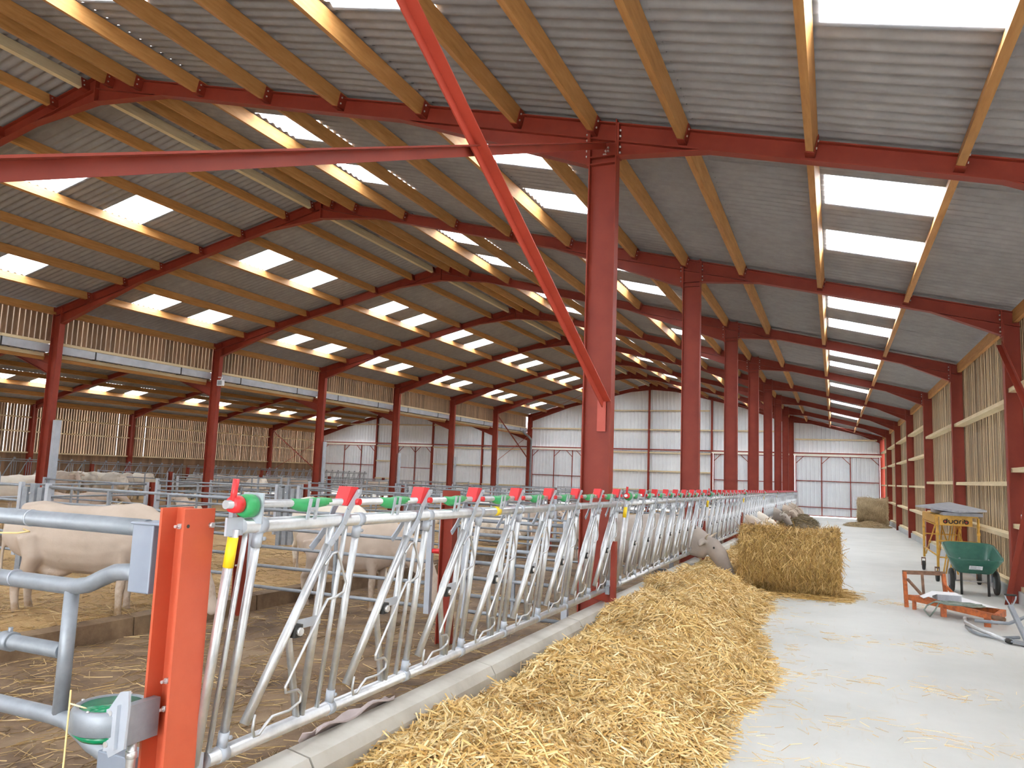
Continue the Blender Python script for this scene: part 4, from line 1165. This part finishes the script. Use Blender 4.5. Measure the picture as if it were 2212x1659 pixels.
# grey tubing on the floor
t = thing('tubular_implement', 'grey tubular implement with a handle lying at the frame edge', 'implement', (0, 0, 0))
def gt(nm, path, r, mat='galv_dull'):
    q = MB(); q.tube(path, r, 10); return q.build(nm, mat, t)
g_ = fl(10.6)
gt('tube', [(1.50, 11.25, g_ + .10), (1.47, 11.0, g_ + .08), (1.56, 10.7, g_ + .06), (1.78, 10.25, g_ + .035)], .022, 'galv')
gt('tube', [(1.49, 11.1, g_ + .03), (1.50, 10.75, g_ + .025), (1.56, 10.55, g_ + .025), (1.72, 10.45, g_ + .025), (1.95, 10.6, g_ + .03)], .018)
gt('tube', [(1.58, 11.1, g_ + .10), (1.93, 11.05, g_ + .11), (2.05, 11.1, g_ + .16), (2.12, 11.12, g_ + .2), (2.25, 11.0, g_ + .1)], .020)
q = MB(); q.bar((1.78, 10.30, g_ + .04), (2.2, 9.9, g_ + .03), .11, .02); q.build('base_plate', 'galv_dull', t)
q = MB(); q.bar((1.98, 10.35, g_ + .03), (1.90, 10.75, g_ + .36), .05, .04); hb = q.build('lever', 'galv_dull', t)
q = MB(); q.tube([(1.91, 10.74, g_ + .34), (1.87, 10.80, g_ + .43), (1.86, 10.82, g_ + .47)], .009, 8); q.tube([(1.91, 10.74, g_ + .34), (1.965, 10.80, g_ + .43), (1.975, 10.82, g_ + .47)], .009, 8); q.build('fork', 'galv_dull', hb)
q = MB(); q.tube([(1.855, 10.82, g_ + .475), (1.98, 10.82, g_ + .475)], .013, 8); q.build('grip', 'black', hb)
gt('tube', [(2.02, 10.3, g_ + .05), (2.12, 10.75, g_ + .22), (2.25, 11.0, g_ + .12)], .018)
q = MB(); q.tube([(1.77, 10.27, g_ + .036), (1.80, 10.21, g_ + .034)], .026, 10); q.build('end_cap', 'black', t)

# paint can on the wall shelf
t = thing('paint_can', 'white and red paint can standing on the wall girt', 'can', (2.655, 13.65, 1.096))
m = MB(); m.lathe([(.06, 0), (.062, .005), (.062, .155), (.06, .16), (.02, .16)], n=20); m.build('body', 'white', t)
m = MB(); m.lathe([(.0635, .02), (.0635, .06)], n=20); m.build('red_band', 'redplastic', t)
m = MB(); m.lathe([(.0635, .12), (.0635, .135)], n=20); m.build('red_band', 'redplastic', t)

# ================================================================== CATTLE
def spine(m, pts, up, n=14):
    P = [Vector((p[0], p[1], p[2])) for p in pts]
    rings = []
    for i, p in enumerate(pts):
        t = P[min(i + 1, len(P) - 1)] - P[max(i - 1, 0)]
        rings.append((P[i], t, up, p[3], p[4]))
    m.loft(rings, n)

NECKS = {
    # neck rings (x, z, a, b) and head rings
    'through': ([(.50, 1.02, .20, .34), (.75, 1.05, .16, .30), (1.0, 1.02, .13, .265), (1.22, .94, .11, .22), (1.38, .86, .10, .17)],
                [(1.33, .99, .075, .08), (1.42, .93, .125, .13), (1.53, .79, .125, .135), (1.63, .63, .085, .10), (1.71, .50, .078, .082), (1.745, .44, .082, .07), (1.76, .41, .05, .04)]),
    'down': ([(.50, 1.02, .20, .33), (.78, .98, .155, .26), (1.02, .84, .125, .20), (1.2, .66, .11, .16), (1.28, .54, .10, .13)],
             [(1.22, .60, .085, .10), (1.29, .52, .115, .125), (1.36, .36, .105, .115), (1.42, .21, .075, .085), (1.46, .11, .072, .07), (1.47, .07, .05, .04)]),
    'level': ([(.50, 1.03, .20, .33), (.78, 1.10, .15, .24), (1.0, 1.17, .12, .18), (1.18, 1.22, .105, .15), (1.28, 1.24, .10, .13)],
              [(1.22, 1.28, .085, .10), (1.33, 1.24, .115, .125), (1.48, 1.14, .105, .11), (1.62, 1.03, .075, .08), (1.70, .96, .07, .066), (1.73, .935, .05, .04)]),
}
def cow_mesh(name, mat, neck='down', lying=False, voxel=.024):
    m = MB(); dz = -.50 if lying else 0.0
    trunk = [(-.80, 0, 1.13, .06, .08), (-.77, 0, 1.08, .17, .20), (-.66, 0, 1.03, .255, .29), (-.45, 0, .985, .30, .345), (-.15, 0, .93, .335, .385), (.15, 0, .915, .335, .40),
             (.40, 0, .95, .295, .40), (.58, 0, 1.0, .235, .36), (.70, 0, 1.03, .17, .29), (.78, 0, 1.04, .10, .18)]
    if lying: trunk = [(x, y, z, a * 1.12, b * .96) for x, y, z, a, b in trunk]
    spine(m, [(x, y, z + dz, a, b) for x, y, z, a, b in trunk], (0, 0, 1), 18)
    spine(m, [(.30, 0, 1.22 + dz, .05, .10), (.52, 0, 1.26 + dz, .07, .11), (.70, 0, 1.22 + dz, .05, .10)], (0, 0, 1), 10)      # withers
    spine(m, [(-.68, 0, 1.26 + dz, .16, .07), (-.50, 0, 1.30 + dz, .17, .06), (-.30, 0, 1.27 + dz, .10, .06)], (0, 0, 1), 10)  # hips
    nk, hd = NECKS[neck]
    nz = dz * (.9 if lying else 1)
    spine(m, [(x, 0, z + nz, a, b) for x, z, a, b in nk], (0, 0, 1), 14)
    spine(m, [(x, 0, z + nz, a, b) for x, z, a, b in hd], (.5, 0, .86), 14)
    hx, hz = hd[1][0], hd[1][1] + nz
    for s in (-1, 1):   # ears
        m.tube([(hx - .06, s * .09, hz + .05), (hx - .09, s * .18, hz + .06), (hx - .10, s * .25, hz + .03), (hx - .10, s * .31, hz - .01)], [.030, .055, .05, .018], 8)
    if not lying:
        for s in (-1, 1):
            spine(m, [(.46, s * .17, .86, .13, .10), (.45, s * .17, .66, .095, .08), (.46, s * .165, .46, .055, .052), (.455, s * .16, .40, .058, .055), (.45, s * .16, .22, .042, .042), (.455, s * .16, .10, .05, .048), (.475, s * .16, 0.0, .066, .058)], (1, 0, 0), 10)
            spine(m, [(-.52, s * .19, .98, .22, .13), (-.46, s * .20, .74, .19, .11), (-.53, s * .19, .56, .11, .075), (-.64, s * .18, .43, .068, .055), (-.63, s * .17, .24, .046, .044), (-.60, s * .17, .11, .05, .048), (-.575, s * .17, 0.0, .066, .058)], (1, 0, 0), 10)
        spine(m, [(-.42, 0, .62, .13, .10), (-.30, 0, .55, .14, .09), (-.15, 0, .58, .10, .07)], (0, 0, 1), 10)
        m.tube([(-.78, 0, 1.20), (-.86, 0, 1.12), (-.875, 0, .9), (-.87, 0, .6), (-.865, 0, .48)], [.04, .032, .024, .024, .034], 8)
    else:
        for s in (-1, 1):
            spine(m, [(-.55, s * .27, .34, .24, .14), (-.30, s * .36, .20, .20, .11), (-.05, s * .40, .10, .09, .07), (-.25, s * .44, .055, .06, .05), (-.42, s * .45, .05, .05, .045)], (0, 0, 1), 10)
            spine(m, [(.45, s * .2, .34, .13, .11), (.62, s * .24, .17, .08, .07), (.74, s * .25, .09, .07, .06), (.58, s * .27, .05, .05, .045)], (0, 0, 1), 10)
        m.tube([(-.78, 0, .68), (-.88, .05, .5), (-.88, .15, .15), (-.8, .25, .06)], [.035, .03, .024, .03], 8)
    me = m.mesh(name, None)
    tmp = bpy.data.objects.new('tmp_body', me); COL.objects.link(tmp)
    r = tmp.modifiers.new('r', 'REMESH'); r.mode = 'VOXEL'; r.voxel_size = voxel; r.use_smooth_shade = True
    sm = tmp.modifiers.new('s', 'SMOOTH'); sm.factor = .5; sm.iterations = 4
    dg = bpy.context.evaluated_depsgraph_get()
    out = bpy.data.meshes.new_from_object(tmp.evaluated_get(dg))
    bpy.data.objects.remove(tmp)
    out.name = name
    out.materials.clear(); out.materials.append(MAT[mat])
    for p in out.polygons: p.use_smooth = True
    info = (hx, hz, hd, nz)
    return out, info

em = MB(); em.lathe([(.001, -.016), (.012, -.011), (.016, 0), (.012, .011), (.001, .016)], n=10); eye_me = em.mesh('eye', 'eye')
def horn_mesh(s):
    h = MB(); h.tube([(0, 0, 0), (.0, s * .07, .03), (.02, s * .12, .08), (.05, s * .13, .12)], [.022, .018, .013, .005], 8); return h.mesh('horn', 'horn')
horn_me = {s: horn_mesh(s) for s in (-1, 1)}
CM = {'through': cow_mesh('cow_body', 'cow', 'through'), 'down': cow_mesh('cow_body', 'cow', 'down'), 'level': cow_mesh('cow_body', 'cow', 'level'), 'lying': cow_mesh('cow_body', 'cow', 'level', True)}
CVAR = {}
def cow(pose, x, y, deg, g, label, scale=1.0, mat=None, name='cow', heady=True):
    me, (hx, hz, hd, nz) = CM[pose]
    if mat:
        if (pose, mat) not in CVAR:
            c = me.copy(); c.materials.clear(); c.materials.append(MAT[mat]); CVAR[(pose, mat)] = c
        me = CVAR[(pose, mat)]
    t = thing(name, label, 'calf' if name == 'calf' else 'cow', (x, y, fz(y) + g), math.radians(deg), 'cattle in the barn')
    t.scale = (scale,) * 3
    put('body', me, t)
    if heady:
        ex, ez = (hd[1][0] * .6 + hd[2][0] * .4), (hd[1][1] * .6 + hd[2][1] * .4) + nz
        for s in (-1, 1):
            put('eye', eye_me, t, (ex + .025, s * (.119 if pose == 'through' else .104), ez + .025))
            if name != 'calf': put('horn', horn_me[s], t, (hx - .065, s * .06, hz + .085), (0, .4, 0))
    return t
# heads through the barrier
for y, mt, sc_, lab in ((13.1, 'cowgrey', 1.07, 'grey fawn cow reaching through the barrier beside the big straw bale'),
                       (20.8, None, 1.0, 'cream cow reaching through the barrier just past the straw bale'),
                       (22.2, 'cowwhite', .97, 'whitish cow eating through the barrier, middle of three behind the bale'),
                       (24.4, 'cowwhite', 1.0, 'whitish cow eating through the barrier, last of three behind the bale'),
                       (31.0, 'cowgrey', 1.0, 'grey fawn cow eating alone through the barrier farther down'),
                       (36.4, None, 1.0, 'cream cow eating through the barrier, first of the far bunch'),
                       (38.6, None, .98, 'cream cow eating through the barrier, second of the far bunch'),
                       (41.0, None, 1.0, 'cream cow eating through the barrier, third of the far bunch'),
                       (43.6, None, 1.0, 'cream cow eating through the barrier, last of the far bunch')):
    cow('through', -3.36 if y < 14 else -3.18, y, -8 if y < 14 else random.uniform(-7, 7), PEN, lab, sc_, mt)
cow('down', -8.05, 6.35, 34, BED - .07, 'large cream cow standing behind the near tube gate', 1.0)
cow('down', -6.55, 9.5, 8, PEN - .02, 'cream cow standing in the alley behind the nearest barrier', .98)
cow('down', -8.3, 11.3, -12, BED - .05, 'pale cow standing on the straw beyond the nearest pen divider', .98, 'cowwhite')
cow('down', -7.95, 12.5, 5, BED - .02, 'small white calf standing on the straw', .52, 'calf', 'calf')
cow('level', -4.9, 15.8, 80, PEN, 'cream cow standing lengthwise behind the second barrier', 1.0)
cow('lying', -8.8, 20.9, 20, BED, 'cream cow lying on the straw past the third divider', 1.0)
cow('lying', -8.2, 18.6, 200, BED, 'white cow lying on the straw past the second divider', 1.0, 'cowwhite')
# side barn: rumps at the barrier
for i, (y, mt) in enumerate(((23.2, 'cowwhite'), (24.1, 'cowwhite'), (25.0, 'cowwhite'), (25.9, 'cowwhite'), (26.9, 'cowwhite'), (28.2, 'cowwhite'))):
    cow('down', -32.2, y, 180 + random.uniform(-7, 7), -.25, 'white cow eating at the side barn barrier, ' + ORD[i + 1] + ' of the near bunch', 1.0, mt, heady=False)
cow('level', -31.6, 31.0, -30, -.25, 'grey fawn cow facing the passage at the side barn barrier', 1.0, 'cowgrey')
for i, y in enumerate((32.7, 33.9, 35.1, 36.2, 37.3, 39.1, 42.7)):
    cow('down', -32.2, y, 180 + random.uniform(-7, 7), -.25, 'cream cow eating at the side barn barrier, ' + ORD[i + 1] + ' of the far bunch', 1.0, None if i % 3 else 'cowwhite', heady=False)
for pose, x, y, dg, mt, lab in (('level', -22.6, 14.9, 100, 'cowwhite', 'white cow at the picture edge beyond the hooped gate'),
        ('lying', -22.3, 16.9, 60, None, 'cream cow lying beyond the valley columns near the hooped gate'),
        ('level', -29.2, 21.8, -20, None, 'cream cow with its head raised in front of the white rumps'),
        ('down', -28.6, 23.6, 170, 'cowwhite', 'white cow walking side-on in front of the rumps'),
        ('lying', -17.2, 13.0, 10, None, 'fawn cow lying in the valley alley at the second divider'),
        ('lying', -18.3, 17.8, 150, None, 'cream cow lying in the valley alley past the second divider'),
        ('lying', -18.4, 21.8, 30, 'cowwhite', 'white cow lying in the valley alley past the third divider'),
        ('down', -26.6, 30.2, 160, 'cowwhite', 'white cow grazing the bedding in the middle of the side barn'),
        ('level', -28.7, 35.9, 175, None, 'cream cow crossing the middle of the side barn'),
        ('level', -25.4, 38.9, -10, None, 'cream cow standing side-on before the end wall of the side barn')):
    cow(pose, x, y, dg, PEN + .02 if -20 < x < -15.7 else -.25, lab, 1.0, mt)

# ================================================================== STRAW
def np_mesh(name, verts, quads, mat, smooth=False):
    me = bpy.data.meshes.new(name)
    nv, nq = len(verts), len(quads)
    me.vertices.add(nv); me.vertices.foreach_set('co', np.asarray(verts, dtype=np.float32).ravel())
    me.loops.add(nq * 4); me.loops.foreach_set('vertex_index', np.asarray(quads, dtype=np.int32).ravel())
    me.polygons.add(nq)
    me.polygons.foreach_set('loop_start', np.arange(0, nq * 4, 4, dtype=np.int32))
    me.polygons.foreach_set('loop_total', np.full(nq, 4, dtype=np.int32))
    me.polygons.foreach_set('use_smooth', np.full(nq, smooth))
    me.materials.append(MAT[mat])
    me.update(); me.validate()
    return me
def blades(name, C, D, L, Wd, mat, parent=None, bend=.08):
    """thin bent stalks: centres C, unit directions D, lengths L, widths Wd"""
    n = len(C)
    R = rng.normal(size=(n, 3)); S_ = np.cross(D, R); S_ /= np.linalg.norm(S_, axis=1, keepdims=True) + 1e-9
    B_ = np.cross(D, S_)
    bnd = (rng.normal(size=(n, 1)) * bend) * L[:, None] * B_
    P = [C - D * L[:, None] / 2, C + bnd, C + D * L[:, None] / 2]
    V = np.empty((n, 6, 3))
    for i, p in enumerate(P):
        V[:, 2 * i] = p - S_ * Wd[:, None] / 2; V[:, 2 * i + 1] = p + S_ * Wd[:, None] / 2
    base = (np.arange(n) * 6)[:, None]
    Q = np.concatenate([base + np.array([[0, 1, 3, 2]]), base + np.array([[2, 3, 5, 4]])], axis=1).reshape(-1, 4)
    o = put(name, np_mesh(name, V.reshape(-1, 3), Q, mat), parent)
    o['kind'] = 'stuff'
    return o
def unit(v): return v / (np.linalg.norm(v, axis=1, keepdims=True) + 1e-9)

YR = [2.0, 3.6, 4.66, 5.85, 7.0, 7.9, 9.65, 11.0, 12.2, 13.0, 15, 20, 21]
XR = [-.95, -.85, -.74, -.74, -.52, -.68, -.93, -.88, -.95, -1.15, -1.35, -1.45, -1.9]
PK = [.22, .24, .27, .30, .33, .36, .36, .31, .26, .24, .22, .18, .05]
KL = [.20, .17, .12, .15, .19, .22, .29, .29, .27, .25, .22, .16, .05]
def heap_h(x, y):
    xr = np.interp(y, YR, XR) + .07 * np.sin(5.3 * y) + .05 * np.sin(11.7 * y + 1); pk = np.interp(y, YR, PK); kl = np.interp(y, YR, KL)
    xl = -2.2
    u = np.clip((x - xl) / (xr - xl), 0, 1.2)
    lump = 1 + .22 * np.sin(3.1 * y + 2.0 * x) + .15 * np.sin(6.3 * x - 2.2 * y) + .10 * np.sin(9 * y + 5 * x)
    a = kl + (pk - kl) * np.sin(np.clip(u / .38, 0, 1) * math.pi / 2)
    b = pk * np.cos(np.clip((u - .38) / .62, 0, 1) * math.pi / 2) ** 1.2
    h = np.where(u < .38, a, b) * lump
    return np.where(u >= 1, 0.0, np.maximum(h, 0.0))
gy = np.concatenate([np.linspace(2.0, 9, 141), np.linspace(9.1, 20.5, 115)]); gx = np.linspace(-2.21, -.35, 56)
X_, Y_ = np.meshgrid(gx, gy); Hh = heap_h(X_, Y_); Z_ = fz(Y_) + Hh - .012
V = np.stack([X_, Y_, Z_], -1).reshape(-1, 3); nx = len(gx)
idx = np.arange(len(V)).reshape(len(gy), nx)
Q = np.stack([idx[:-1, :-1], idx[:-1, 1:], idx[1:, 1:], idx[1:, :-1]], -1).reshape(-1, 4)
keep = Hh.reshape(-1)[Q].max(1) > .004
heap = put('straw_heap', np_mesh('straw_heap', V, Q[keep], 'heapbase', True))
tag(heap, 'long heap of loose golden straw along the feed barrier', 'straw', kind='stuff')
def heap_blades(n, y0, y1, wpow):
    u = rng.random(n)
    y = (y0 ** (1 - wpow) + u * (y1 ** (1 - wpow) - y0 ** (1 - wpow))) ** (1 / (1 - wpow))
    x = -2.19 + rng.random(n) ** .95 * (np.interp(y, YR, XR) + .10 + 2.19)
    h = heap_h(x, y)
    ok = (h > .002) | (rng.random(n) < .30)
    x, y, h = x[ok], y[ok], h[ok]; n = len(x)
    e = .02
    gxv = (heap_h(x + e, y) - heap_h(x - e, y)) / (2 * e); gyv = (heap_h(x, y + e) - heap_h(x, y - e)) / (2 * e)
    gxv, gyv = np.clip(gxv, -1.2, 1.2), np.clip(gyv, -1.2, 1.2)
    yaw = 1.6 * np.sin(2.1 * x + 1.3 * y) + 1.3 * np.sin(3.7 * y - 2.9 * x) + rng.normal(0, .95, n)
    pit = rng.normal(0.03, .24, n)
    dx, dy = np.cos(yaw), np.sin(yaw)
    D = unit(np.stack([dx, dy, gxv * dx + gyv * dy + np.tan(np.clip(pit, -.8, .8))], -1))
    flat = h < .003
    D[flat, 2] = 0; D = unit(D)
    L = rng.uniform(.09, .30, n); L[flat] *= .7
    C = np.stack([x, y, fz(y) + h + np.where(flat, .004, rng.uniform(0, .035, n))], -1)
    return C, D, L, rng.uniform(.0045, .0098, n) * (1 + .04 * np.clip(y - 5, 0, 8))
blades('straw_stalks', *heap_blades(115000, 2.4, 20.3, 1.5), 'straw', heap)
# stalks strewn on the concrete
n = 2600
y = rng.uniform(3.5, 24, n); x = np.interp(y, YR, XR) + rng.exponential(.13, n)
pat = rng.random(n) < .25
cx = rng.choice([.25, .95, -.1, .7, 1.1], n); cy = rng.choice([6.0, 7.4, 5.0, 9.5, 12.9], n)
x = np.where(pat, cx + rng.normal(0, .22, n), x); y = np.where(pat, cy + rng.normal(0, .16, n), y)
ok = x < 2.4
x, y = x[ok], y[ok]; n = len(x); yaw = rng.uniform(0, math.pi, n)
o = blades('loose_straw', np.stack([x, y, fz(y) + .003], -1), np.stack([np.cos(yaw), np.sin(yaw), 0 * x], -1), rng.uniform(.05, .18, n), rng.uniform(.002, .004, n), 'straw', None, .02)
tag(o, 'loose straw stalks strewn over the concrete floor', 'straw', kind='stuff')
# dirty stalks on the pen floors
n = 30000
y = (1.2 ** -.4 + rng.random(n) * (24 ** -.4 - 1.2 ** -.4)) ** (1 / -.4)
x = np.where(rng.random(n) < .72, rng.uniform(-13, -7.5, n), rng.uniform(-7.3, -2.45, n))
onb = x < -7.45
z = np.where(onb, fz(y) + BED + .03 * np.sin(1.9 * x + .7 * y) + .025 * np.sin(2.7 * y - 1.3 * x) + .02 * np.sin(5.1 * x + 3.3 * y) + .01, fz(y) + PEN + .008)
yaw = rng.uniform(0, 2 * math.pi, n); pit = np.where(onb, rng.normal(0, .14, n), 0)
D = unit(np.stack([np.cos(yaw), np.sin(yaw), np.tan(pit)], -1))
o = blades('bedding_straw', np.stack([x, y, z], -1), D, rng.uniform(.1, .32, n), rng.uniform(.004, .008, n), 'dirtystraw', None, .05)
tag(o, 'trodden straw stalks over the pen floor', 'straw', kind='stuff')

# ------------------------------------------------------------------ bales
def bale(name, label, c, r, L, basemat, blademat, n, rot=0.0, squash=1.0, grp=None):
    t = thing(name, label, 'bale', (c[0], c[1], fz(c[1])), rot, grp)
    nu, nvv = 72, 22
    vs = []; prof = [(-.5, 0), (-.5, .35), (-.5, .7), (-.495, .93), (-.47, .985)] + [(-.44 + .88 * i / 12, 1.0) for i in range(13)] + [(.47, .985), (.495, .93), (.5, .7), (.5, .35), (.5, 0)]
    def surf(a, p, q):
        rr = r * q * (1 + .045 * math.sin(3 * a + 4 * p) + .03 * math.sin(7 * a - 5 * p) + .035 * math.sin(2 * a + 9 * p) + .015 * math.sin(13 * a + 11 * p))
        x = L * p + .02 * math.sin(5 * a) * q
        y_, z_ = rr * math.cos(a), rr * math.sin(a) * squash
        z_ = max(z_, -r * squash * .93)
        return (x, y_ * (1 + .05 * (z_ < -.3 * r)), z_ + r * squash * .93)
    for p, q in prof:
        for k in range(nu): vs.append(surf(2 * math.pi * k / nu, p, max(q, .002)))
    m = MB(); m.add(vs, [(i * nu + k, i * nu + (k + 1) % nu, (i + 1) * nu + (k + 1) % nu, (i + 1) * nu + k) for i in range(len(prof) - 1) for k in range(nu)], True)
    m.build('core', basemat, t)
    # stalks wound round the drum, fraying at the ends
    a = rng.uniform(0, 2 * math.pi, n); p = rng.uniform(-.5, .5, n); end = rng.random(n) < .32
    q = np.where(end, np.sqrt(rng.random(n)), 1.0); p = np.where(end, np.sign(rng.random(n) - .5) * .5, p)
    C = np.array([surf(*v) for v in zip(a, p, q)])
    rad = np.stack([0 * a, np.cos(a), np.sin(a)], -1); tan = np.stack([0 * a, -np.sin(a), np.cos(a)], -1); ax = np.stack([1 + 0 * a, 0 * a, 0 * a], -1)
    nrm = np.where(end[:, None], ax * np.sign(p)[:, None], rad)
    D = unit(tan * rng.normal(1, .3, n)[:, None] + ax * (rng.normal(0, .55, n) * (~end))[:, None] + rad * (rng.normal(0, .9, n) * end)[:, None] + nrm * rng.normal(.12, .32, n)[:, None])
    C = C + nrm * rng.uniform(-.005, .03, n)[:, None]
    Ls = rng.uniform(.08, .26, n); far_ = rng.random(n) < .03; Ls[far_] *= 1.9
    D[far_] = unit(D[far_] + nrm[far_] * rng.uniform(.2, .9, (far_.sum(), 1)))
    o = blades('stalks', C, D, Ls, rng.uniform(.004, .009, n), blademat, t, .10)
    return t
bale('straw_bale', 'big round straw bale lying loosened on the feed passage', (-.68, 13.15), .52, 1.40, 'balebase', 'balestraw', 26000, math.radians(3), .97)
bale('hay_bale', 'grey brown round hay bale at the far end of the passage', (1.72, 41.2), .70, 1.28, 'haybase', 'hay', 6000, math.radians(-4))
# fringe of straw round the bale foot
n = 2500
a = rng.random(n); x = -1.45 + 1.62 * a; y = np.where(rng.random(n) < .8, 12.55 + rng.normal(0, .09, n), 13.0 + rng.normal(0, .4, n)); x = np.where(y > 12.8, .08 + rng.exponential(.06, n), x)
yaw = rng.normal(0, .6, n)
o = blades('loose_straw', np.stack([x, y, fz(y) + rng.uniform(.004, .03, n)], -1), unit(np.stack([np.cos(yaw), np.sin(yaw), rng.normal(0, .06, n)], -1)), rng.uniform(.1, .3, n), rng.uniform(.004, .008, n), 'balestraw')
tag(o, 'straw fallen round the foot of the big bale', 'straw', kind='stuff')

def mound(name, label, cat, cx, cy, rx, ry, h, basemat, blademat, n, blen=(.1, .3)):
    g = np.linspace(-1, 1, 40); X_, Y_ = np.meshgrid(g, g)
    def hh(u, v): 
        q = np.clip(1 - u * u - v * v, 0, 1)
        return h * q ** .7 * (1 + .2 * np.sin(5 * u + 2 * v) + .15 * np.sin(7 * v - 3 * u))
    Hm = hh(X_, Y_); yy = cy + ry * Y_
    V = np.stack([cx + rx * X_, yy, fz(yy) + Hm - .006], -1).reshape(-1, 3)
    i_ = np.arange(1600).reshape(40, 40); Q = np.stack([i_[:-1, :-1], i_[:-1, 1:], i_[1:, 1:], i_[1:, :-1]], -1).reshape(-1, 4)
    Q = Q[Hm.reshape(-1)[Q].max(1) > .002]
    o = put(name, np_mesh(name, V, Q, basemat, True)); tag(o, label, cat, kind='stuff')
    u = rng.uniform(-1, 1, n); v = rng.uniform(-1, 1, n); ok = u * u + v * v < 1; u, v = u[ok], v[ok]
    yy = cy + ry * v; yaw = rng.uniform(0, 6.28, len(u))
    blades(name + '_stalks', np.stack([cx + rx * u, yy, fz(yy) + hh(u, v) + .01], -1), unit(np.stack([np.cos(yaw), np.sin(yaw), rng.normal(0, .15, len(u))], -1)), rng.uniform(*blen, len(u)), rng.uniform(.006, .012, len(u)), blademat, o)
mound('fodder_heap', 'dark fodder heaped before the far bunch of cows', 'fodder', -1.45, 35.5, .80, 9.5, .38, 'silage', 'fodder', 6000)
mound('fodder_heap', 'brown straw and fodder between the bale and the grey fawn cow', 'fodder', -1.7, 25.0, .5, 4.2, .24, 'heapbase', 'balestraw', 4000)
mound('hay_litter', 'flat spread of hay in front of the far hay bale', 'hay', 1.42, 40.0, 1.0, 1.1, .20, 'haybase', 'hay', 3500)
